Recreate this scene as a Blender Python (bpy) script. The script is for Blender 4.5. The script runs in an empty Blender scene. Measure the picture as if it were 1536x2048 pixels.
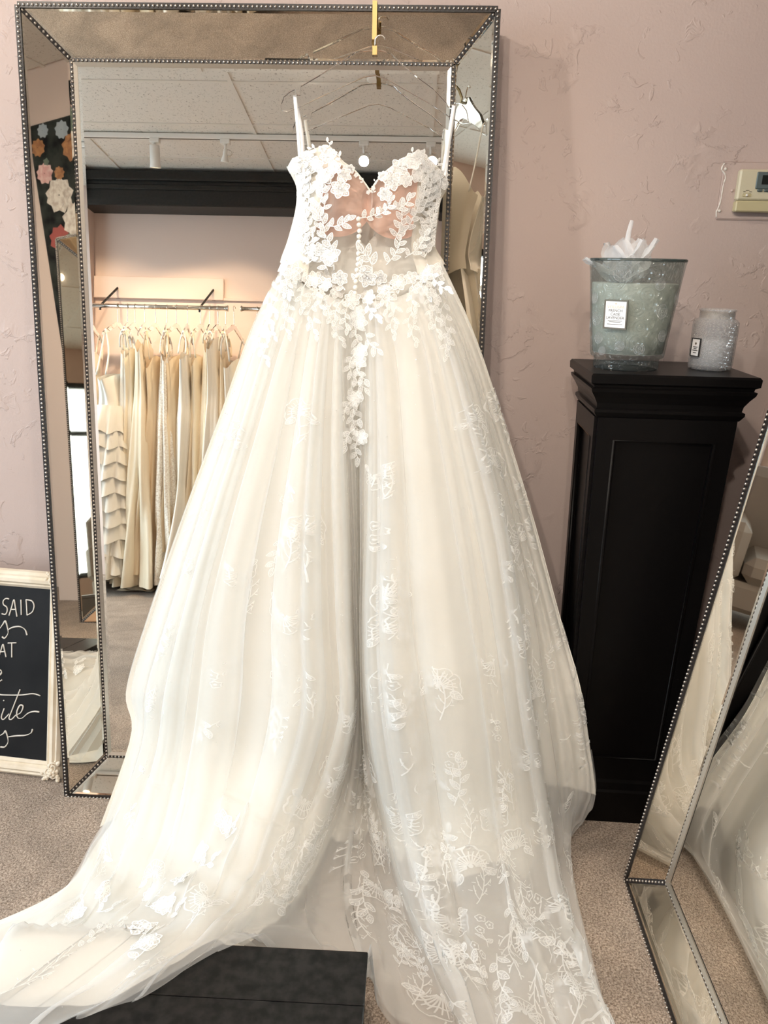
import bpy, math, random
import numpy as np
from mathutils import Matrix, Vector
random.seed(7); rng = np.random.default_rng(11)
scn = bpy.context.scene
COL = scn.collection
R = math.radians

# ------------------------------------------------------------------ camera
PITCH, ROLL, YAW = R(18.229), R(1.1916), R(-1.9666)
CAM = np.array([0.4015, -1.7936, 1.5]); FPX = 1500.0
def _basis():
    f = np.array([math.sin(YAW)*math.cos(PITCH), math.cos(YAW)*math.cos(PITCH), -math.sin(PITCH)])
    rt = np.array([math.cos(YAW), -math.sin(YAW), 0.0]); dn = np.cross(f, rt)
    rr = math.cos(ROLL)*rt - math.sin(ROLL)*dn; dd = math.cos(ROLL)*dn + math.sin(ROLL)*rt
    return rr, dd, f
RR, DD, FF = _basis()
cd = bpy.data.cameras.new('camera'); cam = bpy.data.objects.new('camera', cd); COL.objects.link(cam)
cd.sensor_fit = 'VERTICAL'; cd.sensor_height = 36.0; cd.lens = FPX*36.0/2048.0; cd.clip_start = 0.02
cam.matrix_world = Matrix(((RR[0], -DD[0], -FF[0], CAM[0]), (RR[1], -DD[1], -FF[1], CAM[1]), (RR[2], -DD[2], -FF[2], CAM[2]), (0, 0, 0, 1)))
scn.camera = cam

# ------------------------------------------------------------------ light
world = bpy.data.worlds.new('daylight'); scn.world = world; world.use_nodes = True
bgn = world.node_tree.nodes['Background']
bgn.inputs[0].default_value = (0.72, 0.88, 1.0, 1); bgn.inputs[1].default_value = 10.5
scn.view_settings.view_transform = 'Standard'; scn.view_settings.look = 'None'
scn.view_settings.exposure = 0.32; scn.view_settings.gamma = 1.0; scn.view_settings.use_curve_mapping = False
scn.cycles.transparent_max_bounces = 128; scn.cycles.max_bounces = 14; scn.cycles.glossy_bounces = 8; scn.cycles.transmission_bounces = 10
scn.cycles.diffuse_bounces = 5; scn.cycles.sample_clamp_indirect = 6.0
SPOT_W = 66.0           # watts of each track lamp (scaled below)

# ------------------------------------------------------------------ helpers
def at(px, py, Y):
    d = RR*((px-768)/FPX) + DD*((py-1024)/FPX) + FF
    return CAM + d*((Y-CAM[1])/d[1])
def atz(px, py, Z):
    d = RR*((px-768)/FPX) + DD*((py-1024)/FPX) + FF
    return CAM + d*((Z-CAM[2])/d[2])
def project(P):
    q = np.asarray(P) - CAM; z = q@FF
    return np.stack([768+FPX*(q@RR)/z, 1024+FPX*(q@DD)/z, z], -1)

class MB:
    def __init__(self): self.v = []; self.f = []; self.m = []; self.mi = 0
    def add(self, vs, fs):
        b = len(self.v); self.v.extend([tuple(map(float, p)) for p in vs]); self.f.extend([tuple(b+i for i in f) for f in fs]); self.m.extend([self.mi]*len(fs)); return self
    def box(self, x0, x1, y0, y1, z0, z1):
        return self.add([(x0,y0,z0),(x1,y0,z0),(x1,y1,z0),(x0,y1,z0),(x0,y0,z1),(x1,y0,z1),(x1,y1,z1),(x0,y1,z1)],
                        [(0,3,2,1),(4,5,6,7),(0,1,5,4),(1,2,6,5),(2,3,7,6),(3,0,4,7)])
    def bbox(self, x0, x1, y0, y1, z0, z1, b=0.006):   # box with chamfered edges
        vs=[];
        def ring(z, i): return [(x0+i,y0,z),(x1-i,y0,z),(x1,y0+i,z),(x1,y1-i,z),(x1-i,y1,z),(x0+i,y1,z),(x0,y1-i,z),(x0,y0+i,z)]
        def ring2(z): return [(x0+b,y0+b,z),(x1-b,y0+b,z),(x1-b,y0+b,z),(x1-b,y1-b,z),(x1-b,y1-b,z),(x0+b,y1-b,z),(x0+b,y1-b,z),(x0+b,y0+b,z)]
        vs = ring2(z0)+ring(z0+b,b)+ring(z1-b,b)+ring2(z1)
        fs=[]
        for k in range(3):
            for i in range(8):
                j=(i+1)%8; fs.append((k*8+i,k*8+j,k*8+8+j,k*8+8+i))
        fs.append(tuple(range(7,-1,-1))); fs.append(tuple(range(24,32)))
        return self.add(vs, fs)
    def tube(self, pts, r, n=8, caps=True, closed=False):
        pts = [np.array(p, float) for p in pts]; N = len(pts); rs = r if hasattr(r, '__len__') else [r]*N
        vs = []; prev = None
        for i, p in enumerate(pts):
            a = pts[i-1] if (i > 0 or closed) else p; b = pts[(i+1) % N] if (i < N-1 or closed) else p
            t = b-a; t = t/(np.linalg.norm(t)+1e-12)
            if prev is None:
                up = np.array([0,0,1.]) if abs(t[2]) < .9 else np.array([1.,0,0])
                s = np.cross(t, up)
            else: s = prev - t*(prev@t)
            s /= np.linalg.norm(s)+1e-12; prev = s; w = np.cross(s, t)
            for k in range(n):
                A = 2*math.pi*k/n; vs.append(p + rs[i]*(math.cos(A)*s+math.sin(A)*w))
        fs = []
        for i in range(N if closed else N-1):
            for k in range(n):
                a = i*n+k; b = i*n+(k+1) % n; c = ((i+1) % N)*n+(k+1) % n; d = ((i+1) % N)*n+k; fs.append((a,b,c,d))
        if caps and not closed: fs += [tuple(range(n-1,-1,-1)), tuple(range((N-1)*n, N*n))]
        return self.add(vs, fs)
    def lathe(self, prof, n=32, c=(0,0,0), axis='z'):
        vs = []; fs = []
        for r, z in prof:
            for k in range(n):
                A = 2*math.pi*k/n
                vs.append((c[0]+r*math.cos(A), c[1]+r*math.sin(A), c[2]+z))
        for i in range(len(prof)-1):
            for k in range(n): fs.append((i*n+k, i*n+(k+1) % n, (i+1)*n+(k+1) % n, (i+1)*n+k))
        fs += [tuple(range(n-1,-1,-1)), tuple(range((len(prof)-1)*n, len(prof)*n))]
        return self.add(vs, fs)
    def ball(self, c, r, n=8, m=5, sc=(1,1,1)):
        vs=[]; fs=[]
        for i in range(1,m):
            t=math.pi*i/m
            for k in range(n): A=2*math.pi*k/n; vs.append((c[0]+r*sc[0]*math.sin(t)*math.cos(A), c[1]+r*sc[1]*math.sin(t)*math.sin(A), c[2]+r*sc[2]*math.cos(t)))
        top=len(vs); vs+= [(c[0],c[1],c[2]+r*sc[2]),(c[0],c[1],c[2]-r*sc[2])]
        for k in range(n):
            j=(k+1)%n; fs.append((top,k,j)); fs.append((top+1,(m-2)*n+j,(m-2)*n+k))
            for i in range(m-2): fs.append((i*n+k,(i+1)*n+k,(i+1)*n+j,i*n+j))
        return self.add(vs, fs)
    def prism(self, poly, a, b):     # poly: list of 3d pts; extrude by vector from a to b offsets
        n=len(poly); a=np.array(a,float); b=np.array(b,float)
        vs=[np.array(p,float)+a for p in poly]+[np.array(p,float)+b for p in poly]
        fs=[tuple(range(n-1,-1,-1)),tuple(range(n,2*n))]+[(i,(i+1)%n,n+(i+1)%n,n+i) for i in range(n)]
        return self.add(vs,fs)
    def grid(self, G):               # G: (n,m,3)
        n,m=G.shape[:2]; I=np.arange(n*m).reshape(n,m)
        return self.add(G.reshape(-1,3),[(I[i,j],I[i+1,j],I[i+1,j+1],I[i,j+1]) for i in range(n-1) for j in range(m-1)])
    def build(self, name, mat, parent=None, smooth=False, **tags):
        me=bpy.data.meshes.new(name); me.from_pydata(self.v,[],self.f)
        mats = mat if isinstance(mat,(list,tuple)) else [mat]
        for q in mats: me.materials.append(q)
        if len(mats)>1: me.polygons.foreach_set('material_index', self.m)
        if smooth: me.polygons.foreach_set('use_smooth',[True]*len(me.polygons))
        me.update(); o=bpy.data.objects.new(name,me); COL.objects.link(o)
        if parent is not None: o.parent=parent
        for k,v in tags.items(): o[k]=v
        return o
def gridobj(name, G, mat, parent=None, smooth=True, **tags):
    n,m=G.shape[:2]; I=np.arange(n*m).reshape(n,m)
    F=np.stack([I[:-1,:-1],I[1:,:-1],I[1:,1:],I[:-1,1:]],-1).reshape(-1,4)
    me=bpy.data.meshes.new(name); me.from_pydata(G.reshape(-1,3).tolist(),[],F.tolist()); me.materials.append(mat)
    if smooth: me.polygons.foreach_set('use_smooth',[True]*len(me.polygons))
    me.update(); o=bpy.data.objects.new(name,me); COL.objects.link(o)
    if parent is not None: o.parent=parent
    for k,v in tags.items(): o[k]=v
    return o
def thing(name, label, cat, loc=(0,0,0), rot=(0,0,0), group=None):
    o=bpy.data.objects.new(name,None); o.empty_display_size=.05; COL.objects.link(o); o.location=loc; o.rotation_euler=rot
    o['label']=label; o['category']=cat
    if group: o['group']=group
    return o
def copy_tree(o, parent=None):
    c=o.copy(); COL.objects.link(c); c.parent=parent
    for ch in list(o.children): copy_tree(ch,c)
    return c
def spline(pts, n):
    P=np.array(pts,float); k=len(P)-1; out=[]
    for t in np.linspace(0,k,n):
        i=min(int(t),k-1); f=t-i; p0=P[max(i-1,0)];p1=P[i];p2=P[i+1];p3=P[min(i+2,k)]
        out.append(.5*((2*p1)+(-p0+p2)*f+(2*p0-5*p1+4*p2-p3)*f*f+(-p0+3*p1-3*p2+p3)*f**3))
    return np.array(out)
def textmesh(txt, size):
    cu=bpy.data.curves.new('lettering','FONT'); cu.body=txt; cu.size=size; cu.align_x='CENTER'; cu.align_y='CENTER'
    o=bpy.data.objects.new('lettering',cu); COL.objects.link(o); bpy.context.view_layer.update()
    me=bpy.data.meshes.new_from_object(o.evaluated_get(bpy.context.evaluated_depsgraph_get()))
    bpy.data.objects.remove(o); bpy.data.curves.remove(cu)
    return me

# ------------------------------------------------------------------ materials
def newmat(name):
    m=bpy.data.materials.new(name); m.use_nodes=True; nt=m.node_tree; nt.nodes.clear()
    out=nt.nodes.new('ShaderNodeOutputMaterial'); return m,nt,out
def pbr(name, col, rough=.5, metal=0, bump=None, spec=.5, coat=0, mix=None, trans=0, ior=1.45, emit=None, estr=0, sheen=0):
    m,nt,out=newmat(name); b=nt.nodes.new('ShaderNodeBsdfPrincipled'); nt.links.new(b.outputs[0],out.inputs[0])
    b.inputs['Base Color'].default_value=(*col,1); b.inputs['Roughness'].default_value=rough; b.inputs['Metallic'].default_value=metal
    b.inputs['Specular IOR Level'].default_value=spec; b.inputs['Coat Weight'].default_value=coat; b.inputs['Transmission Weight'].default_value=trans; b.inputs['IOR'].default_value=ior
    b.inputs['Sheen Weight'].default_value=sheen
    if emit: b.inputs['Emission Color'].default_value=(*emit,1); b.inputs['Emission Strength'].default_value=estr
    if mix or bump:
        tc=nt.nodes.new('ShaderNodeTexCoord')
    if mix:
        c2,scale=mix[:2]; n=nt.nodes.new('ShaderNodeTexNoise'); n.inputs['Scale'].default_value=scale; n.inputs['Detail'].default_value=6
        nt.links.new(tc.outputs['Object'],n.inputs['Vector']); r=nt.nodes.new('ShaderNodeValToRGB'); r.color_ramp.elements[0].position=.38; r.color_ramp.elements[1].position=.62
        r.color_ramp.elements[0].color=(*col,1); r.color_ramp.elements[1].color=(*c2,1); nt.links.new(n.outputs['Fac'],r.inputs[0]); nt.links.new(r.outputs[0],b.inputs['Base Color'])
    if bump:
        sc,st,di=bump; n=nt.nodes.new('ShaderNodeTexNoise'); n.inputs['Scale'].default_value=sc; n.inputs['Detail'].default_value=4
        nt.links.new(tc.outputs['Object'],n.inputs['Vector']); bp=nt.nodes.new('ShaderNodeBump'); bp.inputs['Strength'].default_value=st; bp.inputs['Distance'].default_value=di
        nt.links.new(n.outputs['Fac'],bp.inputs['Height']); nt.links.new(bp.outputs[0],b.inputs['Normal'])
    return m
def sheer(name, col, alpha, edge=.45, transl=.5):
    """thin net: part of the light passes between the threads, the rest is scattered by them"""
    m,nt,out=newmat(name); t=nt.nodes.new('ShaderNodeBsdfTransparent'); d=nt.nodes.new('ShaderNodeBsdfDiffuse'); tl=nt.nodes.new('ShaderNodeBsdfTranslucent')
    d.inputs[0].default_value=(*col,1); tl.inputs[0].default_value=(*col,1)
    mx=nt.nodes.new('ShaderNodeMixShader'); mx.inputs[0].default_value=transl; nt.links.new(d.outputs[0],mx.inputs[1]); nt.links.new(tl.outputs[0],mx.inputs[2])
    lw=nt.nodes.new('ShaderNodeLayerWeight'); lw.inputs[0].default_value=.3
    mr=nt.nodes.new('ShaderNodeMapRange'); mr.inputs['From Min'].default_value=0; mr.inputs['From Max'].default_value=1; mr.inputs['To Min'].default_value=alpha; mr.inputs['To Max'].default_value=min(1,alpha+edge)
    nt.links.new(lw.outputs['Facing'],mr.inputs['Value'])
    m2=nt.nodes.new('ShaderNodeMixShader'); nt.links.new(mr.outputs[0],m2.inputs[0]); nt.links.new(t.outputs[0],m2.inputs[1]); nt.links.new(mx.outputs[0],m2.inputs[2]); nt.links.new(m2.outputs[0],out.inputs[0])
    return m
def pane_mat(name, tint, gloss, rough=.02, body=None, bfac=0.0, bump=None):
    m,nt,out=newmat(name); t=nt.nodes.new('ShaderNodeBsdfTransparent'); t.inputs[0].default_value=(*tint,1)
    g=nt.nodes.new('ShaderNodeBsdfGlossy'); g.inputs['Roughness'].default_value=rough
    mx=nt.nodes.new('ShaderNodeMixShader'); mx.inputs[0].default_value=gloss; nt.links.new(t.outputs[0],mx.inputs[1]); nt.links.new(g.outputs[0],mx.inputs[2]); last=mx
    if body:
        d=nt.nodes.new('ShaderNodeBsdfDiffuse'); d.inputs[0].default_value=(*body,1); m2=nt.nodes.new('ShaderNodeMixShader'); m2.inputs[0].default_value=bfac
        nt.links.new(mx.outputs[0],m2.inputs[1]); nt.links.new(d.outputs[0],m2.inputs[2]); last=m2
    if bump:
        tc=nt.nodes.new('ShaderNodeTexCoord'); v=nt.nodes.new('ShaderNodeTexVoronoi'); v.inputs['Scale'].default_value=bump[0]; nt.links.new(tc.outputs['Object'],v.inputs['Vector'])
        mt=nt.nodes.new('ShaderNodeMath'); mt.operation='SINE'; mu=nt.nodes.new('ShaderNodeMath'); mu.operation='MULTIPLY'; mu.inputs[1].default_value=22
        nt.links.new(v.outputs['Distance'],mu.inputs[0]); nt.links.new(mu.outputs[0],mt.inputs[0])
        b=nt.nodes.new('ShaderNodeBump'); b.inputs['Strength'].default_value=bump[1]; b.inputs['Distance'].default_value=.003; nt.links.new(mt.outputs[0],b.inputs['Height']); nt.links.new(b.outputs[0],g.inputs['Normal'])
    nt.links.new(last.outputs[0],out.inputs[0]); return m

def stucco(name, col, col2):
    m,nt,out=newmat(name); L=nt.links.new; b=nt.nodes.new('ShaderNodeBsdfPrincipled'); b.inputs['Roughness'].default_value=.62; b.inputs['Specular IOR Level'].default_value=.35; L(b.outputs[0],out.inputs[0])
    tc=nt.nodes.new('ShaderNodeTexCoord')
    def noise(scale,detail,dist=0,rough=.5):
        n=nt.nodes.new('ShaderNodeTexNoise'); n.inputs['Scale'].default_value=scale; n.inputs['Detail'].default_value=detail; n.inputs['Distortion'].default_value=dist; n.inputs['Roughness'].default_value=rough; L(tc.outputs['Object'],n.inputs['Vector']); return n
    def ramp(src,a,bb):
        r=nt.nodes.new('ShaderNodeMapRange'); r.interpolation_type='SMOOTHSTEP'; r.inputs['From Min'].default_value=a; r.inputs['From Max'].default_value=bb; L(src,r.inputs['Value']); return r
    def math_(op,a,bv=None,b2=None):
        q=nt.nodes.new('ShaderNodeMath'); q.operation=op; L(a,q.inputs[0])
        if b2 is not None: L(b2,q.inputs[1])
        elif bv is not None: q.inputs[1].default_value=bv
        return q
    plate=ramp(noise(5.5,8,.6,.62).outputs['Fac'],.572,.597)           # trowelled plateaus with a crisp edge
    zone=ramp(noise(3.2,3).outputs['Fac'],.46,.62)                       # only some areas carry marks
    small=ramp(noise(26,5,.8).outputs['Fac'],.60,.67)
    fine=noise(160,3)
    zone2=ramp(noise(6.5,4,.4).outputs['Fac'],.47,.60); h0=math_('MULTIPLY',plate.outputs[0],None,zone2.outputs[0]); h1=math_('MULTIPLY',h0.outputs[0],1.0)
    h2=math_('MULTIPLY',small.outputs[0],None,zone.outputs[0])
    h2b=math_('MULTIPLY',h2.outputs[0],.7)
    h3=math_('MULTIPLY',fine.outputs['Fac'],.25)
    s=math_('ADD',h1.outputs[0],None,h2b.outputs[0]); s2=math_('ADD',s.outputs[0],None,h3.outputs[0])
    bp=nt.nodes.new('ShaderNodeBump'); bp.inputs['Strength'].default_value=.42; bp.inputs['Distance'].default_value=.006; L(s2.outputs[0],bp.inputs['Height']); L(bp.outputs[0],b.inputs['Normal'])
    mx=nt.nodes.new('ShaderNodeMix'); mx.data_type='RGBA'; mx.inputs['A'].default_value=(*col,1); mx.inputs['B'].default_value=(*col2,1); L(noise(2.2,3).outputs['Fac'],mx.inputs['Factor']); L(mx.outputs['Result'],b.inputs['Base Color'])
    return m
def carpet(name):
    m,nt,out=newmat(name); L=nt.links.new; b=nt.nodes.new('ShaderNodeBsdfPrincipled'); b.inputs['Roughness'].default_value=.95; b.inputs['Specular IOR Level'].default_value=.1; b.inputs['Sheen Weight'].default_value=.15; L(b.outputs[0],out.inputs[0])
    tc=nt.nodes.new('ShaderNodeTexCoord')
    def noise(scale,detail,dist=0):
        n=nt.nodes.new('ShaderNodeTexNoise'); n.inputs['Scale'].default_value=scale; n.inputs['Detail'].default_value=detail; n.inputs['Distortion'].default_value=dist; L(tc.outputs['Object'],n.inputs['Vector']); return n
    def ramp(src,c0,c1,a,bb):
        r=nt.nodes.new('ShaderNodeValToRGB'); e=r.color_ramp.elements; e[0].position=a; e[1].position=bb; e[0].color=(*c0,1); e[1].color=(*c1,1); L(src,r.inputs[0]); return r
    base=ramp(noise(230,4,.6).outputs['Fac'],(.20,.15,.115),(.56,.465,.385),.36,.66)
    patch=ramp(noise(5,4,.8).outputs['Fac'],(.80,.79,.78),(1.12,1.1,1.08),.35,.66)
    mx=nt.nodes.new('ShaderNodeMix'); mx.data_type='RGBA'; mx.blend_type='MULTIPLY'; mx.inputs['Factor'].default_value=1; L(base.outputs[0],mx.inputs['A']); L(patch.outputs[0],mx.inputs['B']); L(mx.outputs['Result'],b.inputs['Base Color'])
    ad=nt.nodes.new('ShaderNodeMath'); ad.operation='ADD'; L(noise(260,3,.5).outputs['Fac'],ad.inputs[0]); L(noise(28,3).outputs['Fac'],ad.inputs[1])
    bp=nt.nodes.new('ShaderNodeBump'); bp.inputs['Strength'].default_value=.8; bp.inputs['Distance'].default_value=.006; L(ad.outputs[0],bp.inputs['Height']); L(bp.outputs[0],b.inputs['Normal'])
    return m
def tilemat(name):
    m,nt,out=newmat(name); L=nt.links.new; b=nt.nodes.new('ShaderNodeBsdfPrincipled'); b.inputs['Roughness'].default_value=.9; L(b.outputs[0],out.inputs[0])
    tc=nt.nodes.new('ShaderNodeTexCoord'); n=nt.nodes.new('ShaderNodeTexNoise'); n.inputs['Scale'].default_value=75; n.inputs['Detail'].default_value=3; n.inputs['Distortion'].default_value=1.2; L(tc.outputs['Object'],n.inputs['Vector'])
    r=nt.nodes.new('ShaderNodeValToRGB'); e=r.color_ramp.elements; e[0].position=.33; e[0].color=(.40,.36,.31,1); e[1].position=.40; e[1].color=(.74,.70,.64,1); L(n.outputs['Fac'],r.inputs[0]); L(r.outputs[0],b.inputs['Base Color'])
    bp=nt.nodes.new('ShaderNodeBump'); bp.inputs['Strength'].default_value=.5; bp.inputs['Distance'].default_value=.004; L(r.outputs[0],bp.inputs['Height']); L(bp.outputs[0],b.inputs['Normal'])
    return m

M={}
M['wall']=stucco('pink_stucco',(.50,.395,.36),(.55,.445,.41))
M['wall_plain']=pbr('pink_paint',(.66,.52,.45),.6,bump=(40,.1,.002))
M['carpet']=carpet('beige_carpet')
M['tile']=tilemat('ceiling_tile'); M['grid']=pbr('grid_white',(.72,.68,.62),.5)
M['black_beam']=pbr('black_wood',(.006,.006,.006),.42,mix=((.012,.011,.010),60))
M['black']=pbr('black_lacquer',(.004,.0035,.0035),.34,spec=.14,bump=(30,.05,.001))
M['black_step']=pbr('black_step_paint',(.007,.007,.007),.28,spec=.25,bump=(50,.12,.001),mix=((.02,.019,.018),40))
M['wear']=pbr('worn_wood_edge',(.20,.10,.05),.6)
M['mirror']=pbr('mirror_glass',(.92,.895,.84),.0,metal=1)
M['mirror_frame']=pbr('antiqued_mirror',(.74,.67,.57),.015,metal=1)
M['bead']=pbr('pewter_bead',(.50,.45,.40),.3,metal=1); M['rail']=pbr('dark_rail',(.016,.013,.013),.4)
M['silver']=pbr('champagne_silver',(.52,.48,.42),.28,metal=.9)
M['gold']=pbr('brushed_brass',(.26,.185,.08),.42,metal=1,bump=(200,.1,.001))
M['chrome']=pbr('chrome',(.75,.72,.66),.12,metal=1)
M['acrylic']=pbr('clear_acrylic',(1,1,1),.0,trans=1,ior=1.45)
M['satin']=pbr('ivory_satin',(.85,.82,.755),.55,bump=(9,.12,.01),sheen=.15)
M['nude']=pbr('nude_lining',(.66,.42,.33),.7)
M['tulle']=sheer('ivory_tulle',(.91,.905,.89),.27,.38,.42)
M['tulle_in']=sheer('ivory_tulle_under',(.90,.88,.835),.38,.3,.42)
M['mesh']=sheer('illusion_mesh',(.90,.85,.78),.22,.5)
M['lace']=pbr('white_lace',(.88,.875,.86),.5,bump=(300,.3,.001)); M['lace_fill']=sheer('lace_net',(.86,.855,.84),.55,.3,.4); M['lace_flat']=sheer('embroidery_thread',(.95,.95,.94),.46,.3,.3); M['emb_fill']=sheer('embroidery_fill',(.95,.95,.94),.26,.3,.3)
M['sequin']=pbr('sequin',(.98,.98,.98),.08,metal=.6)
M['button']=pbr('satin_button',(.86,.82,.75),.4)
M['strap']=pbr('white_ribbon',(.88,.88,.88),.45)
M['cream']=pbr('cream_painted_wood',(.78,.69,.56),.5,mix=((.70,.60,.46),20))
M['chalk']=pbr('chalkboard',(.008,.008,.009),.6,spec=.2,mix=((.014,.014,.015),5)); M['chalk_ink']=pbr('chalk_ink',(.66,.62,.56),.8)
M['white_plastic']=pbr('white_enamel',(.80,.78,.74),.35)
M['almond']=pbr('almond_plastic',(.60,.55,.40),.45); M['almond_dark']=pbr('almond_door',(.52,.46,.28),.45); M['lcd_bezel']=pbr('slate_plastic',(.10,.13,.13),.4); M['lcd']=pbr('lcd_dark',(.015,.017,.015),.2)
M['vessel']=pane_mat('sea_glass',(.85,.875,.865),.10,.09,(.17,.20,.20),.15,(34,1.0)); M['wax']=pbr('pale_sage_wax',(.93,.91,.83),.5)
M['jar']=pane_mat('clear_embossed_glass',(.97,.975,.98),.32,.06,(.92,.92,.94),.20,(80,2.0)); M['wax_white']=pbr('white_wax',(.92,.92,.91),.4)
M['paper']=pbr('label_paper',(.86,.85,.86),.5); M['ink']=pbr('label_ink',(.03,.03,.03),.6); M['ink_gold']=pbr('label_gilt',(.62,.50,.33),.4,metal=.3); M['pewter']=pbr('label_rim',(.16,.14,.11),.4,metal=.6)
M['tissue']=sheer('white_tissue',(.93,.93,.94),.55,.4)
M['glass']=pane_mat('window_glass',(.95,.97,.98),.07,.0)
M['grey_fabric']=pbr('grey_upholstery',(.30,.27,.24),.85,bump=(200,.2,.002))
M['pave']=pbr('pavement',(.42,.42,.42),.9,mix=((.36,.36,.35),4))
M['caulk']=pbr('caulk_white',(.72,.68,.63),.5)

# ------------------------------------------------------------------ room
XL,XR,YB,YF,ZC=-3.6,1.42,0.375,-3.40,3.02
def struct(name,mb,mat,parent=None,smooth=False): return mb.build(name,mat,parent,smooth,kind='structure')
struct('floor',MB().box(XL,XR,YF,YB,-.05,0),M['carpet'])
struct('wall_back',MB().box(XL,XR+.1,YB,YB+.1,0,ZC+.1),M['wall'])
struct('wall_right',MB().box(XR,XR+.1,YF-.1,YB,0,ZC+.1),M['wall_plain'])
struct('wall_front',MB().box(XL-.1,XR,YF-.1,YF,0,ZC+.1),M['wall_plain'])
# left wall around the shop windows
WY0,WY1,WZ0,WZ1=-3.05,0.12,0.35,2.62
mb=MB().box(XL-.1,XL,YF,WY0,0,ZC+.1).box(XL-.1,XL,WY1,YB+.1,0,ZC+.1).box(XL-.1,XL,WY0,WY1,0,WZ0).box(XL-.1,XL,WY0,WY1,WZ1,ZC+.1)
struct('wall_left',mb,M['wall_plain'])
nw=3; ww=(WY1-WY0)/nw
for i in range(nw):
    y0=WY0+i*ww; y1=y0+ww
    f=MB()
    for a in ((y0,y0+.05,WZ0,WZ1),(y1-.05,y1,WZ0,WZ1),(y0+.05,y1-.05,WZ0,WZ0+.06),(y0+.05,y1-.05,WZ1-.06,WZ1),(y0+.05,y1-.05,2.0,2.05)): f.bbox(XL-.08,XL-.01,*a,b=.004)
    w=struct('window_%d'%(i+1),f,M['black_beam'])
    MB().box(XL-.048,XL-.042,y0+.05,y1-.05,WZ0+.06,2.0).build('pane',M['glass'],w); MB().box(XL-.048,XL-.042,y0+.05,y1-.05,2.05,WZ1-.06).build('pane',M['glass'],w)
po=bpy.data.lights.new('window_portal','AREA'); po.shape='RECTANGLE'; po.size=WZ1-WZ0; po.size_y=WY1-WY0; po.cycles.is_portal=True
pob=bpy.data.objects.new('window_portal',po); COL.objects.link(pob); pob.location=(XL-.11,(WY0+WY1)/2,(WZ0+WZ1)/2); pob.rotation_euler=(0,R(-90),0)
struct('pavement_outside',MB().box(XL-14,XL-.12,-12,8,-.2,-.12),M['pave'])
struct('baseboard_back',MB().bbox(XL,XR,YB-.014,YB,0,.11,b=.004),M['cream'])
# ceiling: slab, T-bars, tiles
ceil=struct('ceiling',MB().box(XL-.1,XR+.1,YF-.1,YB+.1,ZC+.035,ZC+.12),M['grid'])
gx=[-0.64+1.11*k for k in range(-3,3)]; gy=[-1.96-.525*k for k in range(-5,3)]
gx=[x for x in gx if XL<x<XR]; gy=sorted(y for y in gy if YF<y<YB)
for x in gx: MB().box(x-.012,x+.012,YF,YB,ZC-.004,ZC+.03).build('grid_bar',M['grid'],ceil)
for y in gy: MB().box(XL,XR,y-.011,y+.011,ZC-.003,ZC+.03).build('grid_bar',M['grid'],ceil)
xs=[XL]+gx+[XR]; ys=[YF]+gy+[YB]; tmesh={}
for i in range(len(xs)-1):
    for j in range(len(ys)-1):
        a=xs[i+1]-xs[i]-.016; b=ys[j+1]-ys[j]-.016
        if a<.03 or b<.03: continue
        key=(round(a,3),round(b,3))
        if key not in tmesh:
            o=MB().bbox(-a/2,a/2,-b/2,b/2,0,.014,b=.004).build('ceiling_tile',M['tile'],ceil); tmesh[key]=o.data
        else:
            o=bpy.data.objects.new('ceiling_tile',tmesh[key]); COL.objects.link(o); o.parent=ceil
        o.location=((xs[i]+xs[i+1])/2,(ys[j]+ys[j+1])/2,ZC+.002)
# black moulded beam on the far wall, its pilaster and the lower board
bm=MB().bbox(-2.02,XR,-3.4,-3.2,2.76,ZC-.02,b=.006); bm.bbox(-2.02,XR,-3.2,-3.175,2.93,ZC-.02,b=.008); bm.bbox(-2.02,XR,-3.2,-3.188,2.87,2.905,b=.005)
struct('trim_1',bm,M['black_beam'])
struct('trim_2',MB().bbox(-2.5,-1.99,-3.4,-3.13,2.80,ZC-.01,b=.006),M['black_beam'])
struct('trim_3',MB().bbox(-2.5,-2.0,-3.4,-3.25,0,2.80,b=.006),M['wall_plain'])
struct('trim_4',MB().bbox(-2.0,-1.02,-3.4,-3.375,2.14,2.30,b=.004),M['wall_plain'])
struct('trim_5',MB().bbox(-1.02,XR,-3.4,-3.385,2.14,2.16,b=.002),M['wall_plain'])

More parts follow.
